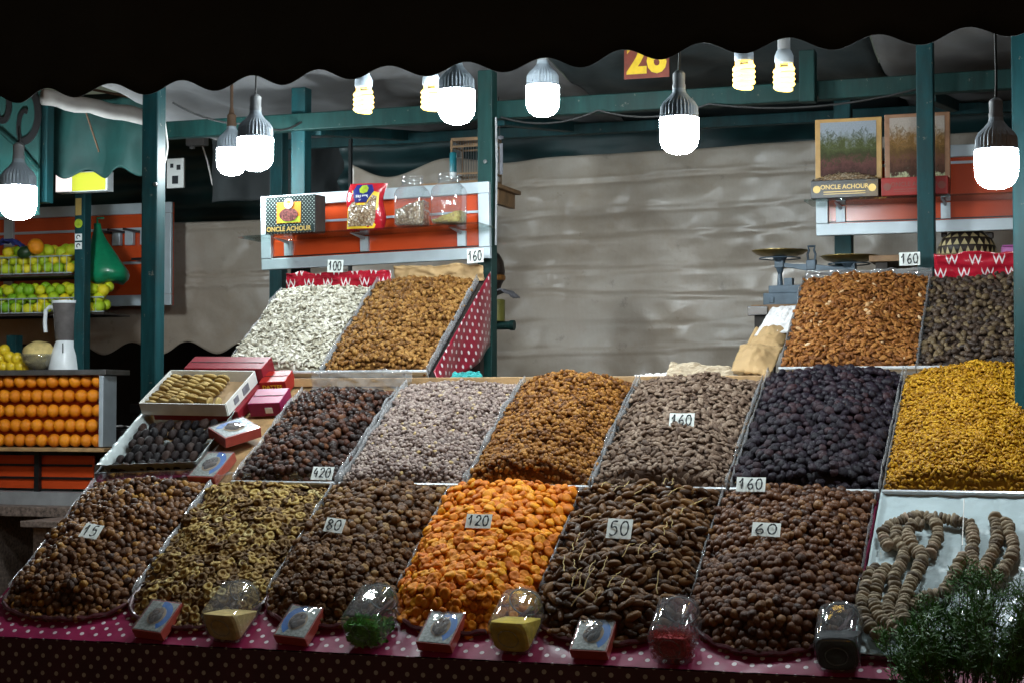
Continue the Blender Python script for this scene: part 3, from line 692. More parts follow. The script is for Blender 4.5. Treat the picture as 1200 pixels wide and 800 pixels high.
# fig strings on white film at the right end
ft = thing('fruit_tray', 'white paper lined tray with fig strings at the right', 'tray', mat=FRONT.mat(-.45, .08))
MB().box((.02, .31, .012), (.40, .66, .012)).build('base', 'steel', ft)
MB().grid(lambda a, b: (-.19 + .42 * a, -.02 + .67 * b, .022 + .004 * fbm(a * 9, b * 12) + .002 * fbm(a * 40, b * 40) + .03 * max(0, abs(2 * a - 1) - .93) * 6), 60, 80).build('paper_sheet', 'white_sheet', ft, 'all', solid=.001)
fruit_mat('string_fig', [(0, (.13, .10, .075)), (.4, (.23, .18, .12)), (.8, (.31, .25, .17)), (1, (.36, .27, .20))], rough=.65, bscale=240)
SF = [tmesh('fig', *shp_disc(k, 2), 'string_fig') for k in range(6)]
def fig_string(label, px, size=.034, lift=.018):
    pts = [FRONT.pt(*FRONT.uv(x, y, .035 + lift), .027 + lift) for x, y in px]
    # smooth path
    path = []
    for i in range(len(pts) - 1):
        p0, p1, p2, p3 = pts[max(i - 1, 0)], pts[i], pts[i + 1], pts[min(i + 2, len(pts) - 1)]
        for k in range(12):
            t = k / 12; path.append(.5 * ((2 * p1) + (p2 - p0) * t + (2 * p0 - 5 * p1 + 4 * p2 - p3) * t * t + (3 * p1 - p0 - 3 * p2 + p3) * t ** 3))
    path.append(pts[-1]); t = thing('fig_string', label, 'fig string', path[0], group='fig strings on the white sheet')
    MB().tube([p - path[0] for p in path], .002, 5).build('cord', 'thread', t)
    acc = 0; step = .0115; nxt = 0
    for a, b in zip(path, path[1:]):
        L = (b - a).length
        while nxt <= acc + L:
            p = a.lerp(b, (nxt - acc) / max(L, 1e-6)); d = (b - a).normalized(); q = d.to_track_quat('Z', 'Y').to_matrix() @ Matrix.Rotation(random.gauss(0, .16), 3, 'X') @ Matrix.Rotation(random.gauss(0, .16), 3, 'Y') @ Matrix.Rotation(random.uniform(0, 6.28), 3, 'Z')
            o = link('fig', random.choice(SF), t); s = size / 2 * random.uniform(.86, 1.12); m = (q @ Matrix.Scale(s, 3)).to_4x4(); m.translation = p - path[0] + Vector((random.gauss(0, .001), random.gauss(0, .001), random.gauss(0, .0015))); o.matrix_local = m
            nxt += step * random.uniform(.85, 1.2)
        acc += L
fig_string('long fig string snaking down from the hook shaped loop at the upper left', [(1040, 637), (1034, 622), (1044, 612), (1062, 605), (1078, 600)])
fig_string('short fig string hanging in the middle of the white sheet', [(1080, 600), (1094, 606), (1099, 622), (1094, 636), (1090, 644)])
fig_string('fig string crossing the top of the white sheet and turning downward', [(1096, 603), (1112, 605), (1128, 608), (1138, 614), (1140, 630), (1139, 648), (1141, 662), (1136, 676)])
fig_string('thick fig string curving from the top loop down the left side', [(1080, 612), (1070, 612), (1064, 622), (1070, 638), (1080, 648), (1076, 664), (1066, 682), (1060, 700), (1056, 716), (1062, 728)], .037, .03)
fig_string('fig string second from left bending past the loop', [(1052, 616), (1050, 630), (1060, 642), (1056, 656), (1048, 672), (1048, 690), (1040, 704), (1042, 718), (1050, 728)], .036)
fig_string('leftmost fig string running down beside the round dates', [(1026, 662), (1018, 672), (1014, 690), (1009, 706), (1013, 722), (1022, 734), (1036, 744)], .036)
fig_string('fig string between the leftmost string and the bend', [(1040, 660), (1030, 672), (1026, 688), (1024, 704), (1030, 718), (1040, 728), (1054, 736)], .036)
fig_string('fig string rising from the green plant toward the white thread', [(1068, 710), (1076, 700), (1090, 694), (1104, 690), (1114, 676), (1122, 662), (1129, 648)], .035)
fig_string('fig string near the right edge with a bare top, left of the pair', [(1166, 604), (1168, 622), (1166, 638), (1158, 654), (1150, 670)], .036)
fig_string('fig string at the far right edge, right of the pair', [(1178, 608), (1184, 624), (1188, 640), (1182, 656), (1172, 668), (1166, 680)], .036)
p0, p1 = FRONT.pt(*FRONT.uv(1130, 588, .05), .06), FRONT.pt(*FRONT.uv(1128, 640, .05), .055)
tag(MB().tube([(0, 0, 0), tuple(p1 - p0)], .0014, 5).build('white_thread', 'string_white'), 'loose white thread lying across the white sheet', 'thread').location = p0

# ================================================================== middle row of heaps
def mid_heap(key, u0, u1, H, v0=-.012, v1=.60, **kw):
    HEAPS[key] = h = Heap(MID, u0, u1, v0, v1, H, 0.0, edge=.018, back=kw.pop('back', .10), front=.05, seed=40 + len(HEAPS) * 5, **kw); return h
h = mid_heap('dark420', -2.605, -2.268, .05, v1=.555)
metal_tray(h, 'metal tray of dark dates in the middle row marked 420')
fill(h, shp_round, .0248, .0208, fm('dark_date', [(0, (.014, .008, .007)), (.4, (.030, .015, .011)), (.75, (.070, .026, .016)), (1, (.14, .055, .022))], rough=.4), 'dark_date_heap', 'dark dates in the upper part of the middle heap marked 420', 'dates',
     ('dark_date', 'dark brown date in the middle row heap marked 420', 'date', 'dates in the heap marked 420'), seed=21, tilt=.5)
h = mid_heap('seeds', -2.245, -1.855, .052)
metal_tray(h, 'metal tray of pale pinkish seeds in the middle row')
fill(h, shp_pea, .0160, .0112, fm('pale_seed', [(0, (.15, .11, .10)), (.5, (.27, .20, .175)), (.95, (.36, .29, .25)), (1, (.5, .36, .16))], rough=.55, bscale=300), 'pale_seed_heap', 'pale pinkish brown seeds heaped beside the dark dates', 'seeds', seed=22, lod=1, tilt=.6, hj=.2, under=False)
h = mid_heap('roasted', -1.838, -1.472, .085, v1=.615)
metal_tray(h, 'metal tray of roasted brown nuts in the centre of the middle row')
fill(h, shp_pea, .0168, .0120, fm('roasted_nut', [(0, (.09, .030, .006)), (.5, (.23, .088, .012)), (1, (.35, .16, .03))], rough=.5, bscale=300), 'roasted_nut_heap', 'roasted golden brown nuts heaped high in the centre', 'nuts', seed=23, tilt=.6, hj=.25, under=False)
h = mid_heap('almonds160', -1.455, -1.072, .070, v1=.615)
metal_tray(h, 'metal tray of brown almonds in the middle row marked 160')
fill(h, shp_almond, .0255, .0148, fm('brown_almond', [(0, (.085, .052, .036)), (.5, (.165, .108, .075)), (1, (.25, .18, .13))], rough=.6, bscale=300), 'brown_almond_heap', 'greyish brown almonds heaped right of the roasted nuts', 'almonds', seed=24, tilt=.45, hj=.25, under=False)
h = mid_heap('prunes160', -1.052, -.650, .070, v1=.655)
metal_tray(h, 'metal tray of black prunes in the middle row marked 160')
fill(h, shp_prune, .0292, .0240, fm('black_prune', [(0, (0.0072, 0.0054, 0.0090)), (.6, (0.0162, 0.0108, 0.0180)), (1, (0.0378, 0.0180, 0.0216))], rough=.5, spec=.2, bloom=(.022, .020, .034)), 'black_prune_heap', 'black prunes at the top of the prune heap', 'prunes',
     ('black_prune', 'black prune in the heap between almonds and golden raisins', 'prune', 'prunes in the black heap'), seed=25, tilt=.5)
h = mid_heap('raisins', -.632, -.215, .088, v1=.655)
metal_tray(h, 'metal tray of golden raisins at the right of the middle row')
fill(h, shp_raisin, .0148, .0090, fm('golden_raisin', [(0, (0.2229, 0.0975, 0.0046)), (.5, (0.3808, 0.1811, 0.0075)), (1, (0.4923, 0.2694, 0.0149))], rough=.4, bscale=300), 'golden_raisin_heap', 'golden yellow raisins heaped at the right edge', 'raisins', seed=26, tilt=.5, hj=.28, under=False)

# ================================================================== upper ramps
def up_heap(key, u0, u1, H, v1=.585, **kw):
    HEAPS[key] = h = Heap(UPPER, u0, u1, .0, v1, H, 0.0, edge=.015, back=.07, front=.05, seed=80 + len(HEAPS) * 5, **kw); return h
h = up_heap('white_seeds', -2.975, -2.612, .045, .565); metal_tray(h, 'tray of white seeds on the upper left ramp', film_h=.03)
fill(h, shp_flake, .0200, .0118, fm('white_seed', [(0, (.34, .31, .23)), (.5, (.52, .49, .40)), (1, (.64, .61, .53))], rough=.55, bscale=300), 'white_seed_heap', 'cream white pumpkin seeds heaped on the upper left ramp', 'seeds', seed=31, tilt=.6, hj=.25, under=False)
h = up_heap('walnuts', -2.598, -2.215, .05, .60); metal_tray(h, 'tray of walnut kernels on the upper left ramp', film_h=.04)
fill(h, shp_walnut, .0188, .0138, fm('walnut_kernel', [(0, (.11, .044, .009)), (.5, (.225, .10, .022)), (1, (.34, .18, .05))], rough=.6, bscale=260), 'walnut_heap', 'golden brown walnut kernels heaped below the orange shelf board', 'walnuts', seed=32, tilt=.7, hj=.25, stuff_lod=2, under=False)
h = up_heap('almonds_top', -1.028, -.618, .05, .55); metal_tray(h, 'tray of reddish almonds on the upper right ramp', film_h=.03)
fill(h, shp_almond, .0215, .0128, fm('red_almond', [(0, (.13, .044, .011)), (.5, (.26, .095, .020)), (.97, (.35, .155, .04)), (1, (.7, .5, .3))], rough=.55, bscale=300), 'red_almond_heap', 'reddish brown almonds heaped on the upper right ramp', 'almonds', seed=33, tilt=.5, hj=.25, under=False)
h = up_heap('dates_top', -.606, -.10, .045, .53); metal_tray(h, 'tray of small dark dates on the upper right ramp', film_h=.05)
fill(h, lambda s, l: shp_date(s, l, 1.0, .66, .62), .0265, .0195, fm('small_dark_date', [(0, (.028, .019, .015)), (.5, (.065, .042, .030)), (1, (.15, .105, .055))], rough=.45, bscale=240), 'small_dark_date_heap', 'small dark brown dates heaped at the upper right edge', 'dates', seed=34, tilt=.5, hj=.2, stuff_lod=2, under=False)

# printed cloths and paper behind the upper heaps
def back_cloth(name, label, slope, u0, u1, v, h0, h1, mat, lean=.03, nm='cloth'):
    o = MB().grid(lambda a, b: tuple(slope.pt(u0 + (u1 - u0) * a, v + lean * b + .010 * fbm(a * 8 + u0, b * 3), h0 + (h1 - h0 + .012 * fbm(a * 5, u0 * 3)) * b)), 50, 12).build(name, mat, None, 'all', solid=.001, origin=tuple(slope.pt(u0, v, 0)))
    uv_set(o, lambda co: (co.x, math.hypot(co.y, co.z))); return tag(o, label, nm)
back_cloth('printed_cloth', 'red printed cloth behind the white seeds', UPPER, -2.975, -2.55, .588, .0, .055, 'w_cloth')
back_cloth('wrapping_paper', 'brown wrapping paper behind the walnut kernels', UPPER, -2.548, -2.20, .618, .0, .055, 'paper_brown', .03, 'paper')
back_cloth('printed_cloth', 'red cloth with white zigzags behind the dark dates at right', UPPER, -.60, -.05, .552, .0, .09, 'w_cloth', .02)
back_cloth('clear_film', 'crinkled clear film edging the almonds on the upper right ramp', UPPER, -1.03, -.61, .565, .0, .028, 'film', .02, 'film')
back_cloth('clear_film', 'clear film folded behind the fig rings', FRONT, -2.675, -2.28, .728, .004, .05, 'film', .02, 'film')
back_cloth('clear_film', 'clear film folded over the top of the dark dates marked 420', MID, -2.60, -2.235, .60, .0, .06, 'film', .03, 'film')
# ================================================================== lettering and price cards
DIG = {'0': [[(.3, 1), (.08, .78), (.04, .4), (.15, .08), (.35, 0), (.54, .2), (.58, .6), (.48, .9), (.3, 1)]],
       '1': [[(.02, .62), (.18, .8), (.32, 1), (.30, .5), (.28, 0)]],
       '2': [[(.06, .75), (.2, .98), (.44, .95), (.54, .72), (.38, .42), (.04, .03), (.3, .06), (.58, .02)]],
       '4': [[(.30, 1), (.05, .45), (.55, .42)], [(.44, .7), (.40, 0)]],
       '5': [[(.55, .98), (.18, .95), (.12, .55), (.4, .6), (.55, .35), (.42, .05), (.15, .0), (.03, .12)]],
       '6': [[(.45, 1), (.18, .68), (.06, .3), (.18, .03), (.42, .03), (.52, .28), (.38, .48), (.12, .36)]],
       '8': [[(.3, .54), (.08, .76), (.28, .99), (.5, .78), (.3, .54), (.05, .26), (.28, .0), (.55, .24), (.3, .54)]]}
def handwritten(txt, w, h, parent, mat='ink', th=.0042, z=.0016, name='number'):
    n = len(txt); cw = w * .86 / n; m = MB()
    for k, ch in enumerate(txt):
        for st in DIG[ch]:
            pts = [Vector((-w * .43 + cw * (k + .12 + p[0] * 1.25), -h * .36 + h * .72 * p[1], z)) for p in st]
            fine = []
            for i in range(len(pts) - 1):
                a, b, c, d = pts[max(i - 1, 0)], pts[i], pts[i + 1], pts[min(i + 2, len(pts) - 1)]
                for q in range(5):
                    t = q / 5; fine.append(.5 * ((2 * b) + (c - a) * t + (2 * a - 5 * b + 4 * c - d) * t * t + (3 * b - a - 3 * c + d) * t ** 3))
            fine.append(pts[-1]); L = []; Rr = []
            for i, p in enumerate(fine):
                d = (fine[min(i + 1, len(fine) - 1)] - fine[max(i - 1, 0)]).normalized(); nn = Vector((-d.y, d.x, 0)) * th * .5 * (1 + .25 * math.sin(i * .9)); L.append(p + nn); Rr.append(p - nn)
            vs = L + Rr; N = len(L); m.add(vs, [(i, i + 1, N + i + 1, N + i) for i in range(N - 1)])
    return m.build(name, mat, parent)
def card(txt, label, mat4, w=.066, h=.046):
    t = thing('price_card', label, 'price card', mat=mat4, group='handwritten price cards')
    MB().grid(lambda a, b: (w * (a - .5), h * (b - .5), .0022 * math.sin(a * 3 + len(txt))), 8, 4).build('card', 'card_paper', t, solid=.0012)
    handwritten(txt, w, h, t, z=.0042); return t
def card_on(slope, px, py, txt, label, hh, w=.066, h=.046, tilt=28, spin=0.0, sink=0.0):
    u, v = slope.uv(px, py, hh); m = slope.mat(u, v, hh, spin) @ Matrix.Rotation(math.radians(tilt), 4, 'X'); return card(txt, label, m, w, h)
card_on(FRONT, 107, 622, '15', 'small white card reading 15 on the brown dates', 0.101, .062, .052, 14, -.12)
card_on(FRONT, 392, 615, '80', 'small white card reading 80 on the dried figs', 0.111, .058, .044, 26, -.1)
card_on(FRONT, 561, 610, '120', 'white card reading 120 on the orange apricots', 0.116, .074, .042, 30)
card_on(FRONT, 726, 619, '50', 'white card reading 50 on the branch dates', 0.116, .068, .058, 28)
card_on(FRONT, 898, 620, '60', 'white card reading 60 on the round brown dates', 0.111, .074, .040, 26)
card_on(MID, 378, 554, '420', 'white card reading 420 on the dark dates', 0.091, .068, .044, 30)
card_on(MID, 799, 492, '160', 'white card reading 160 half sunk in the brown almonds', 0.102, .074, .044, 40)
card_on(MID, 880, 567, '160', 'white card reading 160 below the black prunes', 0.091, .080, .042, 36)
def card_at(px, py, Y, txt, label, w, h, roll=0.0):
    m = Matrix.Translation(atY(px, py, Y)) @ Matrix.Rotation(roll, 4, 'Y') @ Matrix.Rotation(math.radians(86), 4, 'X'); card(txt, label, m, w, h)
card_at(393, 312, 5.995, '100', 'white card reading 100 clipped under the left shelf board', .062, .046, .03)
card_at(557, 300, 6.03, '160', 'white card reading 160 on the corner of the left shelf board', .062, .050, -.05)
card_at(1066, 303.5, 6.03, '160', 'white card reading 160 above the almonds on the right ramp', .068, .044, -.02)
def text(body, size, mat, parent, loc, rot=(math.pi / 2, 0, 0), name='lettering', bold=.0, sx=1.0, align='CENTER'):
    cu = bpy.data.curves.new(name, 'FONT'); cu.body = body; cu.size = size; cu.align_x = align; cu.align_y = 'CENTER'; cu.extrude = .0003; cu.offset = bold; cu.resolution_u = 3
    tmp = bpy.data.objects.new(name, cu); me = bpy.data.meshes.new_from_object(tmp); bpy.data.objects.remove(tmp); me.materials.clear(); me.materials.append(M(mat)); o = link(name, me, parent); o.location = loc; o.rotation_euler = rot; o.scale = (sx, 1, 1); return o

# ================================================================== lamps
def led_lamp(px, ybot, Y, label, wire_mat='black_wire', socket_mat='grey_plastic', wpx=None, zroof=2.80, rod=False, size=.94):
    p = atY(px, ybot, Y); R = .0575
    t = thing('hanging_lamp', label, 'lamp', p, group='cold white lamps over the stall'); t.scale = (size,) * 3; zroof = p.z + (zroof - p.z) / size
    MB().lathe([(.004, .0), (.022, .002), (.038, .009), (.049, .020), (.0555, .034), (R, .052), (R, .105)], 36, caps=(True, True)).build('globe', 'led_glow' if size < 1.2 else 'led_glow_large', t, 'all')
    n = 60; rings = []
    for r, z, f in ((.0575, .1055, 0), (.0580, .108, .0), (.0570, .112, .06), (.0555, .140, .07), (.047, .154, .05), (.032, .168, 0), (.021, .182, 0), (.018, .196, 0)):
        rings.append([((r * (1 - f * (i % 2))) * math.cos(2 * math.pi * i / n), (r * (1 - f * (i % 2))) * math.sin(2 * math.pi * i / n), z) for i in range(n)])
    MB().loft(rings).build('heat_sink', 'lamp_white', t)
    MB().lathe([(.0195, .194), (.0195, .205), (.0175, .208), (.0185, .238), (.012, .245), (.005, .248)], 16).build('socket', socket_mat, t, True)
    if rod: MB().tube([(0, 0, .245), (0, 0, .27), (0, 0, zroof - p.z)], [.012, .0065, .0065], 8).build('rod', wire_mat, t, True)
    else: MB().tube([(0, 0, .245), (.002, 0, .3), (0, .004, (zroof - p.z) * .6), (0, 0, zroof - p.z)], .0035, 6).build('wire', wire_mat, t, True)
    return t
led_lamp(21, 258, 6.75, size=1.39, label='cold white lamp at the left edge before the juice stand')
led_lamp(271, 206, 5.92, 'cold white lamp on a brown rod, half hidden by its neighbour', 'brown_wire', 'brown_wire', rod=True)
led_lamp(299, 201, 4.82, 'cold white lamp right of the left teal post, front of two')
led_lamp(535, 146, 4.90, 'cold white lamp beside the green centre post')
led_lamp(636, 137, 5.5, 'cold white lamp right of the green centre post')
led_lamp(796, 181, 4.82, 'cold white lamp hanging low below the red number sign')
led_lamp(1168, 222, 4.68, 'cold white lamp near the right edge before the red shelf')
def cfl_lamp(px, ybot, Y, label, zroof=2.80):
    p = atY(px, ybot, Y); t = thing('spiral_lamp', label, 'lamp', p, group='warm spiral lamps over the stall'); t.scale = (1.12,) * 3; zroof = p.z + (zroof - p.z) / 1.12
    pts = []
    for k in range(57):
        a = k / 56 * 2 * math.pi * 4; z = .010 + .052 * k / 56; r = .0225 - (.006 * max(0, 1 - k / 8)); pts.append((r * math.cos(a), r * math.sin(a), z))
    MB().tube(pts, .0062, 6).tube([(.018, 0, .062), (.016, 0, .078)], .006, 8).tube([(-.016, 0, .060), (-.016, 0, .078)], .006, 8).build('spiral_tube', 'cfl_glow', t, 'all')
    MB().lathe([(.022, .076), (.024, .080), (.024, .096), (.019, .108), (.016, .112)], 20).build('ballast', 'lamp_white', t, True)
    MB().lathe([(.0165, .111), (.0165, .140), (.012, .150), (.004, .152)], 16).build('socket', 'grey_plastic', t, True)
    MB().tube([(0, 0, .150), (0, .002, zroof - p.z)], .003, 6).build('wire', 'black_wire', t, True)
cfl_lamp(426, 136, 4.95, 'warm spiral lamp, leftmost of the four')
cfl_lamp(505, 133, 5.10, 'warm spiral lamp half hidden behind the cold lamp at the centre post')
cfl_lamp(872, 108, 4.85, 'warm spiral lamp, left one of the right hand pair')
cfl_lamp(919, 110, 5.05, 'warm spiral lamp, rightmost of the four')

# red number sign over the beam
p = atY(758, 92, 6.235); t = thing('number_sign', 'rust red sign with yellow number 26 above the beam', 'sign', p)
MB().box((0, 0, .075), (.168, .006, .15)).build('plate', 'rust_sign', t, bevel=.001)
text('26', .165, 'yellow_print', t, (0, -.0045, .072), bold=.006, sx=.9)
plain('lid_dark', (.14, .14, .14), .5, .2)
plain('gold_fill', (.58, .40, .02), .6, var=.25, scale=40, bump=.4)
plain('powder_fill', (.52, .36, .12), .8, var=.25, scale=50, bump=.5)
plain('dark_fill', (.010, .010, .012), .6, var=.4, scale=60, bump=.5)
plain('yellow_fill', (.60, .44, .03), .6, var=.15, scale=60, bump=.2)
plain('leaves_fill', (.07, .26, .03), .6, var=.5, scale=80, bump=.3)
plain('threads_fill', (.36, .012, .016), .6, var=.5, scale=120, bump=.3)
# ================================================================== glass jars lying along the front edge
def rsq(r, z, n=32, sq=4.0):
    out = []
    for i in range(n):
        a = 2 * math.pi * i / n; c, s_ = math.cos(a), math.sin(a); k = (abs(c) ** sq + abs(s_) ** sq) ** (-1 / sq); out.append((r * k * c, r * k * s_, z))
    return out
def front_jar(px, py, label, kind, spin=0.0):
    """square jar on its side, base towards the viewer; axis runs up the slope (local y)"""
    R = .054; u, v = FRONT.uv(px, py, .0)
    t = thing('glass_jar', label, 'jar', mat=FRONT.mat(u, v, .007, spin), group='glass jars along the front edge')
    A = Matrix.Translation((0, 0, R)) @ Matrix.Rotation(-math.pi / 2, 4, 'X')      # local z -> +y
    MB().loft([rsq(R * .55, .004, sq=5), rsq(R * .82, .001, sq=5), rsq(R * .96, .005, sq=5), rsq(R, .014, sq=5), rsq(R, .130, sq=5), rsq(R * .97, .140, sq=4.5), rsq(R * .88, .147, sq=3.5), rsq(R * .78, .150, sq=2.4)], (True, False), A).build('glass_wall', 'jar_glass', t, 'all')
    MB().lathe([(R * .78, .151), (R * .80, .162), (R * .72, .167), (.002, .168)], 28, M=A).build('lid', 'jar_glass', t, True); MB().tube([(R * .80 * math.cos(a * .2618), R * .80 * math.sin(a * .2618), .152) for a in range(24)], .0022, 5, True, M=A).build('clasp_ring', 'dull_metal', t, True)
    MB().tube([(R * .5 * math.cos(a * .3142), R * .5 * math.sin(a * .3142), .0035) for a in range(20)], .0016, 5, True, M=A).build('base_ring', 'jar_glass', t, True)
    # contents have slid to the low corner: level top surface cut through the tilted jar
    up = Vector((0, math.sin(FRONT.a), math.cos(FRONT.a))); lvl = {'powder': .084, 'dark': .096, 'gold': .090, 'leaves': .078, 'threads': .088}[kind]
    Ri = R * .945; rings = [rsq(Ri * f, z) for f, z in ((.5, .006), (.84, .007), (.96, .013), (1, .022), (1, .05), (1, .08), (1, .112), (.9, .126))]
    bm = bmesh.new(); tmp = MB().loft(rings, (True, True), A); me_ = bpy.data.meshes.new('contents'); me_.from_pydata(tmp.v, [], tmp.f); bm.from_mesh(me_)
    bmesh.ops.recalc_face_normals(bm, faces=bm.faces)
    core = .80 if kind in ('leaves', 'threads') else 1.0
    r_ = bmesh.ops.bisect_plane(bm, geom=bm.verts[:] + bm.edges[:] + bm.faces[:], plane_co=up * (lvl * (.9 if core < 1 else 1)), plane_no=up, clear_outer=True)
    cut = [e for e in r_['geom_cut'] if isinstance(e, bmesh.types.BMEdge)]; bmesh.ops.holes_fill(bm, edges=cut, sides=0)
    if core < 1:
        cc = Vector((0, .03, .04))
        for v_ in bm.verts: v_.co = cc + (v_.co - cc) * core
    bm.to_mesh(me_); bm.free(); me_.materials.append(M(kind + '_fill')); link('contents', me_, t)
    if kind in ('leaves', 'threads'):
        m = MB(); rs = random.Random(len(kind)); k = 0
        while k < (700 if kind == 'leaves' else 1500):
            p = Vector((rs.uniform(-.93, .93) * R, rs.uniform(.008, .11), rs.uniform(.004, R * 1.95)))
            if p.dot(up) > lvl + rs.uniform(-.012, .010): continue
            k += 1; d = Vector((rs.gauss(0, 1), rs.gauss(0, 1), rs.gauss(0, 1))).normalized(); e = d.orthogonal().normalized(); L, W = (.010, .0060) if kind == 'leaves' else (.009, .0011)
            m.add([p - d * L + e * W * .3, p + e * W, p + d * L, p - e * W], [(0, 1, 2, 3)])
        m.build('loose_' + kind, kind + '_fill', t)
front_jar(264, 757, 'glass jar of beige powder lying left on the oilcloth', 'powder', -.05)
front_jar(428, 763, 'glass jar of green leaves lying beside the apricots', 'leaves', -.06)
front_jar(600, 771, 'glass jar of golden yellow contents lying below the apricots', 'gold', -.03)
front_jar(788, 783, 'glass jar of red threads lying below the dates', 'threads', .0)
front_jar(983, 793, 'glass jar with dark contents lying at the right', 'dark', .04)

# ================================================================== small window boxes of dates
fruit_mat('boxed_date', [(0, (.03, .02, .018)), (.5, (.07, .04, .03)), (1, (.11, .07, .045))], rough=.3)
BD = [tmesh('date', *shp_date(k + 3, 2, 1.0, .55, .5), 'boxed_date') for k in range(4)]
def window_box(mat4, label, w=.088, l=.135, d=.034, flip=1, group='small date boxes with oval windows'):
    t = thing('date_box', label, 'box', mat=mat4, group=group)
    MB().box((0, l / 2, d / 2), (w, l, d)).build('carton', 'coral_box', t, bevel=.0015)
    ell = lambda rx, ry, cx=0, cy=0, n=28: [(cx + rx * math.cos(2 * math.pi * i / n), cy + l / 2 + ry * math.sin(2 * math.pi * i / n)) for i in range(n)]
    MB().box((0, l / 2, d + .0006), (w * .90, l * .92, .001)).build('printed_panel', 'straw_print', t)
    # blue ribbon print curling round the window
    arc = []; inn = []
    for k in range(17):
        a = -1.0 + 2.7 * k / 16; rx, ry = w * .45, l * .47; arc.append((flip * rx * math.cos(a), l / 2 + ry * math.sin(a))); inn.append((flip * rx * .62 * math.cos(a), l / 2 + ry * .64 * math.sin(a)))
    m = MB(); vs = [(x, y, d + .0016) for x, y in arc + inn]; m.add(vs, [(i, i + 1, 17 + i + 1, 17 + i) for i in range(16)]); m.build('ribbon_print', 'blue_print', t, solid=.0004)
    MB().prism(ell(w * .27, l * .27), d + .0014, d + .0020).build('window', 'carton_brown', t)
    for k in range(7):
        o = link('date', BD[k % 4], t); s = .0165; a = k * 2.4; r = .0 if k == 0 else .55
        m4 = (Matrix.Rotation(random.uniform(-.5, .5) + 1.2, 3, 'Z') @ Matrix.Scale(s, 3)).to_4x4(); m4.translation = (w * .22 * r * math.cos(a), l / 2 + l * .22 * r * math.sin(a), d + .004); o.matrix_local = m4
    MB().grid(lambda a, b: (w * (a - .5) * 1.02, l * b, d + .010 * math.sin(math.pi * a) ** .6 * math.sin(math.pi * b) ** .6 + .0022 + .0012 * fbm(a * 9, b * 9)), 20, 24).build('cellophane', 'cellophane', t, 'all')
    return t
def wb_front(px, py, label, spin, flip=1): u, v = FRONT.uv(px, py, 0); window_box(FRONT.mat(u, v, .008, spin) @ Matrix.Rotation(math.radians(6), 4, 'X'), label, .098, .118, .030, flip)
wb_front(176, 751, 'small date box left of the beige powder jar', -.12)
wb_front(343, 758, 'small date box between the beige jar and green jar', -.10, -1)
wb_front(511, 766, 'small date box between the green jar and yellow jar', -.07)
wb_front(692, 775, 'small date box between the yellow jar and red jar', -.02)
u, v = MID.uv(236, 563, .02); window_box(MID.mat(u, v, .002, -.02), 'coral date box lying beside the tray of dark dates', .095, .15, .032)
u, v = MID.uv(256, 523, .02); window_box(MID.mat(u + .0, v, .035, -.62) @ Matrix.Rotation(math.radians(-9), 4, 'X'), 'coral date box lying askew above the other coral box', .115, .13, .034, -1)

# ================================================================== cartons left of the middle row
# foil tray of dark dates
u, v = MID.uv(116, 557, .02); tm = MID.mat(u, v, .0, .085) @ Matrix.Rotation(math.radians(-3), 4, 'X')
t = thing('foil_tray', 'shiny foil lined tray holding rows of black dates', 'tray', mat=tm); W, L, D = .345, .405, .052
def dish(a, b):
    x = W * a; y = L * b; e = min(a, 1 - a) * W; f = min(b, 1 - b) * L; k = min(e, f)
    return (x, y, .006 + (D * (1 - sm(k / .035))) + .004 * fbm(x * 40, y * 40))
MB().grid(dish, 60, 60).build('foil_liner', 'foil', t, 'all', solid=.001)
MB().box((W / 2, -.004, .016), (W + .02, .008, .034)).box((W + .006, L / 2, .016), (.008, L, .034)).box((-.006, L / 2, .016), (.008, L, .034)).build('tray_wall', 'steel', t, bevel=.002)
fruit_mat('black_date', [(0, (.006, .005, .006)), (.6, (.014, .009, .009)), (1, (.032, .018, .014))], rough=.55, spec=.12, bloom=(.016, .012, .012))
BK = [tmesh('black_date', *shp_date(k + 1, 3, 1.0, .60, .56), 'black_date') for k in range(5)]
for r_ in range(6):
    for c_ in range(9):
        if random.random() < .04: continue
        o = link('black_date', random.choice(BK)); x = .042 + c_ * .0315 + random.gauss(0, .002); y = .035 + r_ * .047 + random.gauss(0, .003)
        m4 = tm @ Matrix.Translation((x, y, .028 + .004 * r_ + random.gauss(0, .003))) @ (Matrix.Rotation(math.pi / 2 + random.gauss(0, .18), 4, 'Z') @ Matrix.Rotation(random.gauss(-.25, .15), 4, 'Y')) @ Matrix.Scale(.0245 * random.uniform(.9, 1.1), 4)
        o.matrix_world = m4; tag(o, 'plump black date lined up in the foil tray', 'date', 'black dates in the foil tray')
# carton of figs
u, v = MID.uv(167, 485, .04); cm = MID.mat(u, v, .04, -.03)
t = thing('fig_carton', 'white carton half filled with rows of dried figs', 'carton', mat=cm); W, L, D = .325, .225, .044
MB().box((W / 2, L / 2, .002), (W, L, .004)).build('carton_floor', 'carton_brown', t)
for c_, d_ in (((W / 2, 0, D / 2), (W, .004, D)), ((W / 2, L, D / 2), (W, .004, D)), ((0, L / 2, D / 2), (.004, L - .005, D)), ((W, L / 2, D / 2), (.004, L - .005, D))): MB().box(c_, d_).build('carton_wall', 'carton_white', t)
MB().box((W + .0032, L * .3, D * .5), (.002, L * .14, D * .5)).box((W + .0032, L * .62, D * .5), (.002, L * .2, D * .6)).build('printed_stamp', 'grey_cloth', t)
fruit_mat('pressed_fig', [(0, (.24, .15, .05)), (.5, (.40, .28, .10)), (1, (.50, .37, .16))], rough=.6, bscale=220)
PF = [tmesh('pressed_fig', *shp_coin(k + 9, 3), 'pressed_fig') for k in range(5)]
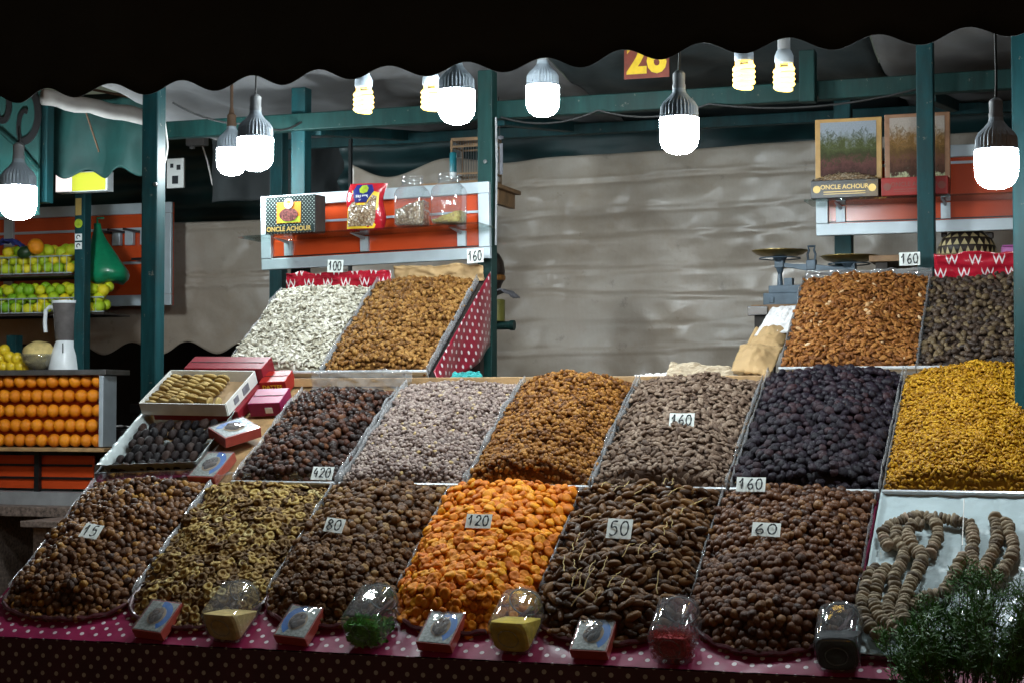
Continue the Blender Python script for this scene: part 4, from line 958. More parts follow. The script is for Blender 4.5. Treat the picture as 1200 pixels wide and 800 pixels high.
for c_ in range(5):
    for r_ in range(9):
        if c_ == 4 and r_ < 1: continue
        o = link('pressed_fig', random.choice(PF)); x = .034 + c_ * .0455; y = .026 + r_ * .0212 + random.gauss(0, .0015)
        o.matrix_world = cm @ Matrix.Translation((x + random.gauss(0, .002), y, .030 + random.gauss(0, .002))) @ Matrix.Rotation(math.radians(-58) + random.gauss(0, .10), 4, 'X') @ Matrix.Rotation(random.uniform(0, 6.28), 4, 'Z') @ Matrix.Scale(.0245 * random.uniform(.92, 1.1), 4)
        tag(o, 'flat golden dried fig standing in the white carton', 'fig', 'figs in the white carton')
for k in range(2):
    o = link('pressed_fig', PF[k]); o.matrix_world = cm @ Matrix.Translation((.25 + k * .032, .024, .03)) @ Matrix.Rotation(math.pi / 2 + .2, 4, 'Y') @ Matrix.Scale(.024, 4); tag(o, 'flat golden dried fig standing in the white carton', 'fig', 'figs in the white carton')
# boxes stacked beneath and behind
def plain_box(name, label, mat4, dims, mat, cat='box', deco=None):
    t = thing(name, label, cat, mat=mat4); w_, l_, h_ = dims
    MB().box((0, l_ / 2, h_ / 2), (w_, l_, h_)).build('carton', mat, t, bevel=.002)
    MB().box((0, l_ * .5, h_ + .0012), (w_ * .94, .002, .0012)).build('lid_seam', 'ink', t)
    if deco: deco(t, w_, l_, h_)
    return t
u, v = MID.uv(262, 500, .03); plain_box('red_box', 'large red cardboard box under the carton of figs', cm @ Matrix.Translation((W / 2 + .02, .03, -.038)), (.325, .185, .036), 'red_box')
plain_box('red_box', 'long dark red box behind the carton of figs', cm @ Matrix.Translation((W / 2 + .035, L + .008, -.038)), (.30, .085, .086), 'red_box')
def gold(t, w_, l_, h_):
    text('DATTES', .020, 'yellow_print', t, (-.002, -.0015, h_ * .62)); MB().box((0, -.0012, h_ * .3), (w_ * .8, .001, .002)).build('gold_line', 'yellow_print', t)
u, v = MID.uv(303, 463, .03); plain_box('red_carton', 'bright red carton with yellow lettering beside the white seeds', MID.mat(-2.722, .565, .002, .06), (.095, .08, .052), 'red_carton', deco=gold)
def sticker(t, w_, l_, h_): MB().box((w_ * .12, -.0012, h_ * .45), (.026, .001, .02)).build('white_sticker', 'white_print', t)
u, v = MID.uv(316, 487, .03); plain_box('pink_box', 'magenta box with white sticker beside the dark dates', MID.mat(-2.692, .425, .002, .06), (.115, .10, .05), 'pink_box', deco=sticker)

# ================================================================== shelf boards
def shelf_board(label, px0, px1, ytop0, ybot0, Y, roll=0.0, brackets=(), shelf_y=.5, right_open=False, slots=(.62,)):
    pa = atY(px0, ybot0, Y); xb = px_x(px1, Y); zt = atY(px0, ytop0, Y).z; W = xb - pa.x; H = zt - pa.z
    t = thing('shelf_board', label, 'shelf', pa); t.rotation_euler = (0, roll, 0)
    e = .042
    MB().box((W / 2, .012, H / 2), (W - .01, .012, H - .01)).build('back_panel', 'orange_board', t)
    MB().box((W / 2, 0, e / 2), (W, .022, e)).build('frame_rail', 'alu', t, bevel=.002); MB().box((W / 2, 0, H - e / 2), (W, .022, e)).build('frame_rail', 'alu', t, bevel=.002)
    MB().box((e / 2, -.001, H / 2), (e, .024, H - 2 * e - .001)).build('frame_stile', 'alu', t, bevel=.002)
    if not right_open: MB().box((W - e / 2, -.001, H / 2), (e, .024, H - 2 * e - .001)).build('frame_stile', 'alu', t, bevel=.002)
    for sl in slots: MB().box((W / 2, .004, H * sl), (W - 2 * e, .008, .009)).build('slot_rail', 'alu', t)
    MB().box((W / 2, .003, e + .006), (W - 2 * e, .006, .004)).build('slot_rail', 'black_metal', t)
    zs = H * shelf_y
    MB().box((W / 2, -.085, zs), (W + .03, .17, .007)).build('glass_shelf', 'shelf_glass', t, bevel=.001)
    for b in brackets:
        m = MB().box((W * b, -.002, zs - .034), (.032, .014, .055)); m.add([(W * b - .004, -.008, zs - .005), (W * b + .004, -.008, zs - .005), (W * b - .004, -.13, zs - .005), (W * b + .004, -.13, zs - .005), (W * b - .004, -.008, zs - .018), (W * b + .004, -.008, zs - .018)], [(0, 2, 3, 1), (0, 4, 2), (1, 3, 5), (2, 4, 5, 3)]); m.build('bracket', 'alu', t)
    return t, pa, W, H, zs
glassy('shelf_glass', (.75, .82, .80), .10, .05, .7)
t, pa, W, H, zs = shelf_board('orange shelf board in aluminium frame above the walnuts', 308, 575.5, 231, 317, 6.13, -.022, (.12, .46, .88), .40)
def on_shelf(px, Y, zoff=0.0): x = px_x(px, Y); return Vector((x, Y, pa.z + zs + .0045 + (x - pa.x) * .022 + zoff))
# dotted box of dates
b0 = on_shelf(345.5, 6.03); bx = thing('dotted_box', 'dark green box with white dots and fruit picture on the left shelf', 'box', b0 + Vector((0, 0, .001)), rz=-.10)
W_, H_, D_ = .215, .142, .075
MB().box((0, 0, H_ / 2), (W_, D_, H_)).build('carton', 'dotted_box', bx, bevel=.003)
MB().box((W_ / 2 + .0008, 0, H_ / 2), (.001, D_ * .9, H_ * .96)).build('side_panel', 'dark_wood', bx)
f = -D_ / 2 - .001
MB().box((-.005, f, .078), (.104, .001, .078)).build('picture_panel', 'orange_print', bx)
MB().box((-.005, f - .0008, .052), (.098, .001, .022)).build('picture_leaves', 'lime_print', bx)
MB().lathe([(.001, -.001), (.040, -.001), (.040, .001), (.001, .001)], 28, M=Matrix.Translation((-.005, f - .0016, .070)) @ Matrix.Rotation(math.pi / 2, 4, 'X') @ Matrix.Scale(.62, 4, (0, 1, 0))).build('picture_dish', 'dish_print', bx) if plain('dish_print', (.15, .045, .04), .4, var=.9, scale=160, bump=0) else None
MB().lathe([(.001, -.001), (.0195, -.001), (.0195, .001), (.001, .001)], 28, M=Matrix.Translation((-.005, f - .0024, .112)) @ Matrix.Rotation(math.pi / 2, 4, 'X')).build('emblem', 'white_print', bx)
MB().box((-.005, f - .0042, .106), (.002, .001, .016)).box((-.005, f - .0042, .116), (.018, .001, .005)).box((-.005, f - .0042, .121), (.010, .001, .004)).build('palm_emblem', 'lime_print', bx)
MB().box((0, f, .017), (W_ * .97, .001, .026)).build('title_band', 'title_band', bx) if plain('title_band', (.012, .022, .022), .3, bump=0) else None
text('ONCLE ACHOUR', .0245, 'gold_print', bx, (-.005, f - .0012, .017), bold=.0007, sx=1.0)
t_ = NT('nuts_print'); co_ = t_.coord(); vo = t_.n('ShaderNodeTexVoronoi'); vo.inputs['Scale'].default_value = 130; t_.l(co_, vo.inputs['Vector'])
t_.l(t_.mix(vo.outputs['Distance'], t_.ramp(vo.outputs['Color'], [(0, (.25, .13, .06)), (.6, (.5, .38, .24)), (1, (.7, .62, .5))]), (.08, .04, .02)), t_.p.inputs['Base Color']); setp(t_.p, Roughness=.2, **{'Coat Weight': .8, 'Coat Roughness': .06}); t_.bump(vo.outputs['Distance'], .8, .004)
t_ = NT('green_mix'); co_ = t_.coord(); vo = t_.n('ShaderNodeTexVoronoi'); vo.inputs['Scale'].default_value = 130; t_.l(co_, vo.inputs['Vector'])
t_.l(t_.ramp(vo.outputs['Color'], [(0, (.16, .10, .02)), (.6, (.38, .28, .06)), (1, (.5, .45, .1))]), t_.p.inputs['Base Color']); t_.bump(vo.outputs['Distance'], .8, .004)
# bag of mixed nuts
b0 = on_shelf(427, 6.03); bg_ = thing('snack_bag', 'red and yellow clear fronted bag of mixed nuts on the left shelf', 'bag', b0 + Vector((0, 0, .0)), rz=.12)
def pil(x, z, s=1): a = min(1, max(0, (x + .07) / .14)); b = min(1, max(0, z / .172)); return s * (.004 + .034 * (math.sin(math.pi * a) ** .6) * (math.sin(math.pi * min(1, b * .9 + .05)) ** .6))
def bagf(s, dz=0.0):
    def fn(a, b):
        x = -.07 + .14 * a + .008 * math.sin(b * 7); z = .172 * b; return (x + .012 * (1 - b) * 0 + .012 * b, -pil(-.07 + .14 * a, z, s) - dz + .002 * fbm(a * 9, b * 9 + s), z)
    return fn
MB().grid(bagf(1), 24, 28).grid(bagf(-1), 24, 28).build('pouch', 'red_film', bg_, 'all')
def patch(pts, dz, nm, mat, cen=None):
    m = MB(); n = len(pts); cx = sum(p[0] for p in pts) / n; cz = sum(p[1] for p in pts) / n
    if cen: cx, cz = cen
    pts = [tuple(Vector(pts[i]).lerp(Vector(pts[(i + 1) % n]), q / 4)) for i in range(n) for q in range(4)]; n = len(pts); vs = []; fs = []; K = 10
    for k in range(K + 1):
        for x, z in pts:
            xx = cx + (x - cx) * k / K; zz = cz + (z - cz) * k / K; vs.append((xx + .012 * zz / .172, -pil(xx, zz) - dz, zz))
    for k in range(K):
        for i in range(n): j = (i + 1) % n; fs.append((k * n + i, k * n + j, (k + 1) * n + j, (k + 1) * n + i))
    m.add(vs, fs); return m.build(nm, mat, bg_, 'all')
patch([(-.066, .006), (.040, .006), (.052, .030), (.052, .136), (.030, .142), (.012, .098), (-.030, .098), (-.045, .145), (-.066, .146)], .0016, 'yellow_border', 'yellow_print', (-.012, .05))
patch([(-.062, .014), (.034, .014), (.045, .034), (.045, .122), (.030, .128), (.014, .090), (-.034, .090), (-.048, .134), (-.062, .134)], .0030, 'nut_window', 'nuts_print', (-.012, .05))
patch([(-.034, .100), (.010, .100), (.034, .142), (.024, .166), (-.034, .166), (-.048, .142)], .0044, 'blue_badge', 'navy_print')
patch([(-.018, .136), (-.022, .150), (-.012, .163), (.004, .164), (.014, .152), (.010, .138), (-.004, .132)], .0060, 'sun_emblem', 'lime_print')
text('FRUITS', .015, 'white_print', bg_, (.000, -.0385, .121), bold=.0004); text('SECS', .010, 'white_print', bg_, (-.001, -.0400, .108))
# glass jars on the shelf
def shelf_jar(px, label, fillh, fmat, Y=6.02):
    b = on_shelf(px, Y); t = thing('shelf_jar', label, 'jar', b + Vector((0, 0, .001)), group='glass jars on the left shelf'); R = .057
    sec = [(R * .9, .001, 5), (R, .008, 5), (R, .120, 5), (R * .92, .136, 3.5), (R * .70, .150, 2.4), (R * .66, .154, 2), (R * .66, .176, 2), (R * .70, .178, 2), (R * .70, .184, 2), (R * .64, .186, 2)]
    MB().loft([rsq(r, z, 36, q) for r, z, q in sec], (True, False)).build('glass_wall', 'clear_jar', t, 'all')
    MB().tube([(R * .70 * math.cos(k * .3142), R * .70 * math.sin(k * .3142), .165) for k in range(20)], .002, 5, True).build('rim_ring', 'clear_jar', t, True)
    rr = [rsq(R * .86, .006, 36, 5), rsq(R * .95, .012, 36, 5)] + [[(x, y, z + .018 * x / R + .006 * fbm(x * 70, y * 70)) for x, y, z in rsq(R * .95 * f, fillh + .004 * (1 - f), 36, 5)] for f in (1, .6, .2)]
    MB().loft(rr, (True, True)).build('contents', fmat, t, 'all')
glassy('clear_jar', (.93, .95, .95), .10, .04, 1.0, smudge=.10)
shelf_jar(483, 'square glass jar half full of nuts on the left shelf', .075, 'nuts_print')
shelf_jar(526, 'square glass jar nearly empty with greenish pieces on the left shelf', .030, 'green_mix')

# right shelf board with open date boxes
t, pa2, W2, H2, zs2 = shelf_board('red orange shelf board behind the right teal post', 957, 1290, 178, 277, 6.34, 0, (.09, .47, .8), .36, slots=(.80,))
def open_box(px0, px1, yb, Y, label, lidpic, lidframe, boxmat, textmat, lid_h, word=True, tilt=.12):
    a = atY(px0, yb, Y); x1 = px_x(px1, Y); w_ = x1 - a.x; t = thing('open_date_box', label, 'box', Vector(((a.x + x1) / 2, Y, pa2.z + zs2 + .005)))
    h_ = .062; d_ = .10
    m = MB().box((0, 0, h_ / 2), (w_, d_, h_)); m.build('carton', boxmat, t, bevel=.002)
    L = thing_part = MB().box((0, d_ / 2 + .004, lid_h / 2 + .004), (w_, .014, lid_h)).build('lid', lidframe, t, bevel=.002)
    MB().box((0, d_ / 2 - .0042, lid_h * .5 + .02), (w_ * .84, .002, lid_h * .80)).build('lid_picture', lidpic, L)
    f = -d_ / 2 - .0012
    if word:
        text('ONCLE ACHOUR', .0215, textmat, t, (0, f, h_ * .60), bold=.0004, sx=1.02 * w_ / .24)
        MB().box((.0, f, h_ * .34), (w_ * .62, .001, .003)).build('print_line', textmat, t); MB().box((.0, f, h_ * .22), (w_ * .62, .001, .002)).build('print_line', textmat, t)
    for sx in (-1, 1): MB().lathe([(.009, -.0008), (.013, -.0008), (.013, .0008), (.009, .0008)] if sx > 0 else [(.001, -.0008), (.013, -.0008), (.013, .0008), (.001, .0008)], 20, M=Matrix.Translation((sx * w_ * .41, f, h_ * .5)) @ Matrix.Rotation(math.pi / 2, 4, 'X')).build('seal_print', textmat, t)
    return t, w_, d_, h_
plain('black_box', (.014, .014, .016), .3, var=.2, coat=.4)
plain('gold_frame', (.42, .24, .07), .4, var=.2, scale=20)
plain('brown_frame', (.25, .12, .06), .4, var=.25, scale=20)
plain('dim_print', (.20, .035, .02), .4, bump=0)
t, w_, d_, h_ = open_box(953, 1033, 232, 6.22, 'black open date box with gold lettering on the right shelf', 'lid_picture_cool', 'gold_frame', 'black_box', 'gold_print', .285)
hb = MB().grid(lambda a, b: ((a - .5) * w_ * .99, (b - .5) * d_ * .92, h_ + .001 + .030 * math.sin(math.pi * a) ** .7 * math.sin(math.pi * b) ** .6 + .005 * fbm(a * 22, b * 10)), 40, 16).build('nut_packet', 'nuts_print', t, 'all')
open_box(1035, 1114, 232, 6.22, 'red open date box half hidden by the right teal post', 'lid_picture_warm', 'brown_frame', 'red_carton', 'dim_print', .290)
# ================================================================== balance scale
p = atY(925, 358, 6.55); t = thing('balance_scale', 'grey iron balance scale with brass pans behind the almonds', 'scale', p); t.rotation_euler = (0, 0, -.12)
k = 6.75 / FPX
MB().box((0, 0, .022), (.165, .11, .044)).box((.005, 0, .058), (.14, .09, .028)).box((-.05, -.056, .018), (.02, .004, .022)).build('base', 'scale_grey', t, bevel=.006)
MB().box((.0, .0, .085), (.03, .03, .03)).tube([(-.035, 0, .07), (-.035, 0, .125)], [.012, .007], 10).build('column', 'scale_grey', t, True)
MB().box((-.035, 0, .155), (.034, .03, .032)).tube([(-.035, 0, .14), (-.035, 0, .11)], [.016, .006], 8).build('bearing', 'scale_grey', t, bevel=.003)
m = MB(); m.loft([[(x, y, z + dz) for y, dz in ((-.008, -hh), (.008, -hh), (.008, hh), (-.008, hh))] for x, z, hh in ((-.04, .152, .009), (.02, .143, .008), (.085, .135, .014), (.15, .132, .008), (.235, .126, .008))]); m.build('beam', 'scale_grey', t, bevel=.002)
MB().box((.085, 0, .145), (.036, .026, .04)).build('fulcrum', 'scale_grey', t, bevel=.004)
MB().tube([(.072, 0, .165), (.070, 0, .185), (.076, 0, .200), (.072, 0, .214), (.098, 0, .214), (.094, 0, .200), (.100, 0, .185), (.098, 0, .165)], .0045, 8).build('pointer_guard', 'scale_grey', t, True)
for x, z in ((-.035, .178), (.225, .148)):
    MB().lathe([(.001, .008), (.060, .010), (.085, .016), (.098, .024), (.104, .025), (.100, .021), (.086, .011), (.06, .004), (.001, .002)], 36, (x, 0, z)).build('pan', 'brass', t, 'all')
    MB().tube([(x + .075 * math.cos(a * .3142), .075 * math.sin(a * .3142), z - .004) for a in range(20)], .0025, 5, True).lathe([(.018, -.018), (.03, .004)], 12, (x, 0, z)).build('pan_holder', 'scale_grey', t, True)
MB().box((.235, 0, .135), (.03, .03, .028)).tube([(.235, 0, .125), (.235, 0, .09)], .008, 8).build('bearing', 'scale_grey', t, bevel=.003)
c = thing('weighing_stand', 'wooden stand with metal lip carrying the balance scale', 'stand', (p.x + .06, 6.55, 0))
MB().box((0, 0, p.z - .014), (.36, .22, .024)).build('top', 'wood', c, bevel=.002)
MB().box((-.155, -.10, p.z - .024), (.075, .03, .034)).build('metal_lip', 'steel', c, bevel=.003)
for sx in (-1, 1):
    for sy in (-1, 1): MB().box((sx * .15, sy * .08, (p.z - .026) / 2), (.04, .04, p.z - .026)).build('leg', 'dark_wood', c)

# paper and bags left of the upper almonds
def sheet_px(name, label, cat, quad, Y0, mat, amp=.006, thick=.002, seed=0.0, nu=24, nv=24):
    """limp sheet spanning four points (bl, br, tr, tl), each (px, py, Y)"""
    P = [atY(*q) for q in quad]; o = P[0].copy()
    def fn(a, b):
        q = P[0].lerp(P[1], a).lerp(P[3].lerp(P[2], a), b); e = amp * (fbm(a * 4 + seed, b * 4) + .5 * abs(fbm(a * 7 + seed, b * 9)))
        return tuple(q - o + Vector((0, -.6, .8)) * e)
    ob = MB().grid(fn, nu, nv).build(name, mat, None, False, solid=thick); ob.location = o; return tag(ob, label, cat)
sheet_px('white_paper', 'sheet of white paper above the brown paper bag', 'paper', [(884, 393, 5.80), (924, 388, 5.80), (940, 358, 6.02), (905, 360, 6.02)], 0, 'paper_white', .006, .004, 1.0)
def paper_bag():
    t = thing('paper_bag', 'crumpled brown paper bag at the top of the almonds', 'bag', atY(875, 440, 5.62)); o = t.location
    def sheet(quad, amp, seed, bulge, nm):
        P = [atY(*q) for q in quad]
        def fn(a, b):
            q = P[0].lerp(P[1], a).lerp(P[3].lerp(P[2], a), b); e = amp * (abs(fbm(a * 5 + seed, b * 5)) * 1.4 + fbm(a * 2, b * 3 + seed)) + bulge * math.sin(math.pi * a) * math.sin(math.pi * b)
            return tuple(q - o + Vector((0, -.6, .8)) * e)
        MB().grid(fn, 26, 26).build(nm, 'paper_brown', t, 'all', solid=.002)
    sheet([(857, 434, 5.55), (902, 442, 5.55), (918, 406, 5.72), (868, 405, 5.72)], .007, 2.0, .035, 'lower_flap')
    sheet([(876, 407, 5.72), (912, 414, 5.72), (932, 384, 5.88), (896, 382, 5.88)], .006, 5.0, .030, 'upper_flap')
    sheet([(858, 438, 5.60), (898, 444, 5.60), (926, 392, 5.86), (884, 386, 5.86)], .008, 9.0, -.01, 'back_wall')
paper_bag()
sheet_px('kraft_sheet', 'pale brown paper sheet behind the brown almonds', 'paper', [(778, 450, 5.54), (862, 452, 5.54), (858, 431, 5.62), (786, 424, 5.62)], 0, 'paper_kraft', .012, .002, 4.0) if plain('paper_kraft', (.42, .34, .24), .75, var=.12) else None
sheet_px('white_paper', 'small white paper between roasted nuts and almonds', 'paper', [(742, 448, 5.52), (780, 452, 5.52), (782, 436, 5.60), (744, 440, 5.60)], 0, 'paper_white', .010, .002, 7.0)
sheet_px('teal_cloth', 'folded teal cloth on the ledge below the centre post', 'cloth', [(528, 444, 5.54), (566, 443, 5.54), (562, 437, 5.60), (532, 438, 5.60)], 0, 'teal_cloth', .010, .004, 3.0) if plain('teal_cloth', (.02, .28, .28), .7) else None

# woven lid with pale triangles
p = atY(1133, 301, 6.45); t = thing('woven_basket_lid', 'dark conical woven lid with pale triangles at right', 'basket', p)
MB().lathe([(.098, .0), (.100, .03), (.085, .062), (.055, .088), (.022, .100), (.001, .104)], 40).build('dome', 'gourd', t, 'all')
for row, (z0, z1, r0, r1, n) in enumerate(((.004, .030, .1015, .1015, 26), (.036, .058, .0985, .0885, 22), (.064, .080, .085, .067, 16))):
    for i in range(n):
        a = 2 * math.pi * (i + .5 * (row % 2)) / n; da = math.pi / n * .8; m = MB()
        m.add([(r0 * math.cos(a - da), r0 * math.sin(a - da), z0), (r0 * math.cos(a + da), r0 * math.sin(a + da), z0), (r1 * 1.01 * math.cos(a), r1 * 1.01 * math.sin(a), z1)], [(0, 1, 2)]); m.build('straw_triangle', 'straw', t)

MB().box((-.075, -.02, .082), (.02, .02, .03)).box((.078, -.02, .07), (.03, .02, .022)).build('side_knob', 'gourd', t, bevel=.004)
p = atY(1190, 299, 6.3); o = MB().box((0, 0, .012), (.09, .06, .028)).box((.0, 0, .030), (.084, .056, .006)).build('pink_packet', 'pink_packet', None, bevel=.003) if plain('pink_packet', (.5, .14, .42), .5) else None
o.location = p; tag(o, 'pink packet at the right edge above the red cloth', 'packet')
tb = thing('back_table', 'plain wooden table behind the right hand ramp', 'table', (-.45, 6.42, 0)); zt = atY(1133, 301, 6.45).z
MB().box((.0, .03, zt - .012), (.8, .34, .022)).build('top', 'wood', tb, bevel=.002)
for sx in (-1, 1):
    for sy in (-1, 1): MB().box((sx * .36, .03 + sy * .13, (zt - .024) / 2), (.04, .04, zt - .024)).build('leg', 'dark_wood', tb)

# bird cage, candle jar and clothes behind the left shelf
p = atY(558, 216, 6.75); t = thing('bird_cage', 'small wooden bird cage partly hidden by the green post', 'cage', p); w_, d_, h_ = .165, .12, .172
for z in (.004, .036, .146, h_): 
    for y in (-d_ / 2, d_ / 2): MB().box((0, y, z), (w_, .007, .008)).build('rail', 'cage_wood', t)
    for x in (-w_ / 2, w_ / 2): MB().box((x, 0, z), (.007, d_ - .008, .0078)).build('rail', 'cage_wood', t)
for x in (-w_ / 2, w_ / 2):
    for y in (-d_ / 2, d_ / 2): MB().box((x, y, h_ / 2), (.009, .009, h_)).build('corner_post', 'cage_wood', t)
for i in range(15):
    x = -w_ / 2 + w_ * (i + .5) / 15
    for y in (-d_ / 2, d_ / 2): MB().tube([(x, y, 0), (x, y, h_)], .0014, 4).build('wire_bar', 'dull_metal', t)
for i in range(9):
    y = -d_ / 2 + d_ * (i + .5) / 9
    for x in (-w_ / 2, w_ / 2): MB().tube([(x, y, 0), (x, y, h_)], .0014, 4).build('wire_bar', 'dull_metal', t)
MB().box((0, 0, h_ + .006), (w_ + .006, d_ + .006, .006)).build('roof_board', 'cage_wood', t)
MB().lathe([(.004, .04), (.018, .05), (.023, .07), (.016, .088), (.004, .096)], 14, (.035, 0, .0)).build('seed_cup', 'gourd', t, 'all')
p = atY(531, 209, 6.5); t = thing('spray_can', 'teal can with white base behind the glass jars', 'can', p)
MB().lathe([(.012, .0), (.0135, .001), (.0135, .022), (.001, .022)], 18).build('base_cap', 'white_plastic', t, True); MB().lathe([(.0135, .0225), (.0138, .024), (.0138, .096), (.011, .100), (.001, .101)], 18).build('barrel', 'teal_print', t, True) if plain('teal_print', (.01, .16, .20), .35) else None
hs = thing('back_shelf', 'narrow wooden shelf behind the left board carrying cage and can', 'shelf', atY(548, 217, 6.65))
MB().box((0, .04, -.014), (.30, .36, .016)).build('plank', 'wood', hs, bevel=.002); MB().box((.12, .10, -.05), (.02, .2, .06)).build('strut', 'wood', hs)
# hanging key ring strip and tin behind the post
p = atY(584, 205, 6.45); t = thing('hanging_strip', 'narrow strip of clips and beads hanging behind the green post', 'strip', p)
MB().box((.012, 0, .06), (.012, .004, .12)).build('strip', 'grey_cloth', t)
for q, z in enumerate((.012, .034, .052, .078, .104)): MB().box((-.006, -.004, z), (.010, .006, .014)).build('clip', 'white_print', t, bevel=.002)
MB().lathe([(.002, -.008), (.012, -.004), (.012, .004), (.002, .008)], 10, (.010, 0, .142)).build('bead', 'grey_cloth', t, 'all'); MB().tube([(.004, 0, .12), (.006, 0, .2), (.0, 0, .30)], .002, 5).build('cord', 'black_wire', t)
p = atY(585, 385, 6.9); t = thing('wall_bracket', 'dark green pipe bracket behind the green post', 'bracket', p)
MB().tube([(-.06, .0, .02), (.0, 0, .012), (.05, 0, .012)], .017, 10).tube([(.048, 0, .012), (.066, 0, .012)], .021, 10).tube([(-.05, .0, -.9), (-.05, 0, .03)], .016, 8).build('pipe', 'green_paint', t, True)
p = atY(581, 377, 6.9); t = thing('olive_tin', 'olive green tin standing on the bracket behind the post', 'tin', p)
MB().lathe([(.036, 0), (.038, .002), (.038, .088), (.036, .09), (.001, .09)], 24).build('body', 'tin_olive', t, True); MB().lathe([(.001, -.001), (.014, -.001), (.014, .001), (.001, .001)], 16, M=Matrix.Translation((.0, -.0385, .05)) @ Matrix.Rotation(math.pi / 2, 4, 'X')).build('badge', 'rust_sign', t)
p = atY(586, 350, 6.9); o = MB().grid(lambda a, b: (-.05 + .12 * a, -.05 + .10 * b, .006 + .030 * math.sin(math.pi * a) + .008 * fbm(a * 6, b * 5)), 18, 14).build('grey_rag', 'grey_cloth', None, False, solid=.006); o.location = p; tag(o, 'grey folded rag lying on the olive tin', 'rag')
p = atY(577, 350, 6.88); t = thing('dark_gourd', 'dark brown gourd with ochre band behind the green post', 'gourd', p + Vector((0, 0, .01)))
MB().lathe([(.018, .0), (.030, .02), (.040, .05), (.050, .064)], 22).lathe([(.050, .084), (.052, .10), (.046, .14), (.030, .17), (.010, .185), (.001, .187)], 22).build('body', 'gourd', t, 'all'); MB().lathe([(.050, .063), (.054, .068), (.054, .080), (.050, .085)], 22).build('band', 'gourd_band', t, True)

# ================================================================== feathery plant at the lower right
def herb():
    p = atY(1128, 800, 4.22); base = Vector((p.x, p.y, p.z - .12)); t = thing('herb_bunch', 'feathery dark green herb bunch at the lower right corner', 'plant', base)
    rs = random.Random(21); st = MB(); lv = MB()
    def leafspray(p, d, n, L):
        for k in range(n):
            q = p + Vector((rs.gauss(0, .006), rs.gauss(0, .006), rs.gauss(0, .006))); e = (d * .7 + Vector((rs.gauss(0, .6), rs.gauss(0, .6), rs.gauss(.25, .5)))).normalized(); s = e.orthogonal().normalized() * rs.uniform(.0010, .0021); l = rs.uniform(.007, .016) * L
            lv.add([q - s, q + s, q + e * l + s * .3, q + e * l - s * .3], [(0, 1, 2, 3)])
    for i in range(84):
        a = rs.uniform(-1, 1); top = Vector((a * .165 + rs.gauss(0, .02) + .01, rs.gauss(0, .06), rs.uniform(.20, .375) * (1 - .30 * max(0, -a) - .1 * a * a)))
        root = Vector((rs.gauss(a * .05, .02), rs.gauss(0, .02), 0)); mid = root.lerp(top, .5) + Vector((a * .025, 0, .02)); pts = [root.lerp(mid, q / 4).lerp(mid.lerp(top, q / 4), q / 4) for q in range(5)]
        st.tube([root.lerp(mid, 0)] + pts[1:], [.0017, .0015, .0013, .001, .0007], 4)
        for b in range(11):
            f = rs.uniform(.45, 1.0); p0 = pts[min(3, int(f * 4))].lerp(pts[min(4, int(f * 4) + 1)], (f * 4) % 1); d = (top - mid).normalized() * .4 + Vector((rs.gauss(0, .7), rs.gauss(0, .7), rs.uniform(.1, .8))); d.normalize(); l = rs.uniform(.02, .045); p1 = p0 + d * l
            st.tube([p0, p1], [.0008, .0004], 3)
            for q in range(4): leafspray(p0.lerp(p1, (q + 1) / 4), d, 4, 1.15)
    st.build('stems', 'herb_stem', t); lv.build('foliage', 'herb_leaf', t)
plain('herb_stem', (.05, .045, .02), .7); plain('herb_leaf', (.045, .14, .015), .5, var=.6, scale=30, bump=0)
herb()

# ================================================================== juice stand of the neighbour
JY = 8.0
def jx(px, Y=JY): return px_x(px, Y)
def jz(px, py, Y=JY): return atY(px, py, Y).z
p = atY(124, 437, JY); js = thing('juice_counter', 'juice stand counter with a metal framed orange rack', 'counter', (p.x, JY, 0))
x0 = jx(-60) - p.x; zt = p.z; zb = jz(124, 524) ; W = -x0
MB().box((x0 / 2, .10, zt + .006), (W + .02, .24, .028)).build('worktop', 'dull_metal', js, bevel=.003)
MB().box((x0 / 2, .07, zb - .012), (W + .02, .20, .02)).build('rack_floor', 'pale_wood', js, bevel=.003)
MB().box((-.018, .05, (zt + zb) / 2 - .004), (.026, .13, zt - zb - .014)).build('rack_side', 'alu', js, bevel=.003)
MB().box((x0 / 2 - .04, .10, (zt + zb) / 2), (W - .09, .012, zt - zb - .02)).build('rack_back', 'orange_board', js)
z2 = jz(60, 574)
MB().box((x0 / 2 - .06, .10, (zb + z2) / 2 - .02), (W - .13, .012, zb - z2 - .05)).build('lower_panel', 'orange_board', js)
for zz in (.36, .66): MB().box((x0 / 2 - .06, .088, z2 + (zb - z2) * zz - .02), (W - .14, .008, .012)).build('panel_rail', 'black_metal', js)
for px in (38, -20): MB().box((jx(px) - p.x, .06, (zb + z2) / 2 - .05), (.028, .028, zb - z2 + .05)).build('rack_post', 'black_metal', js)
MB().box((-.10, .1, z2 - .02), (.03, .03, .3)).build('rack_post', 'dull_metal', js)
MB().box((x0 / 2 - .05, .16, z2 - .05), (W, .36, .08)).build('grey_apron', 'grey_plastic', js)
zs_ = jz(60, 590)
MB().box((x0 / 2 - .0, .06, zs_ - .03), (W + .05, .5, .05)).build('granite_top', 'granite', js, bevel=.004)
MB().box((x0 / 2 - .35, .10, (zs_ - .06) / 2), (W - .5, .4, zs_ - .06)).build('granite_pier', 'granite', js)
o = thing('granite_step', 'low speckled granite ledge in front of the juice stand', 'ledge', (jx(70, 7.6), 7.6, 0)); zq = jz(60, 606, 7.6)
MB().box((.10, 0, zq - .02), (.36, .4, .03)).build('slab', 'granite', o, bevel=.003); MB().box((.11, .02, (zq - .04) / 2), (.30, .34, zq - .04)).build('pier', 'granite', o)
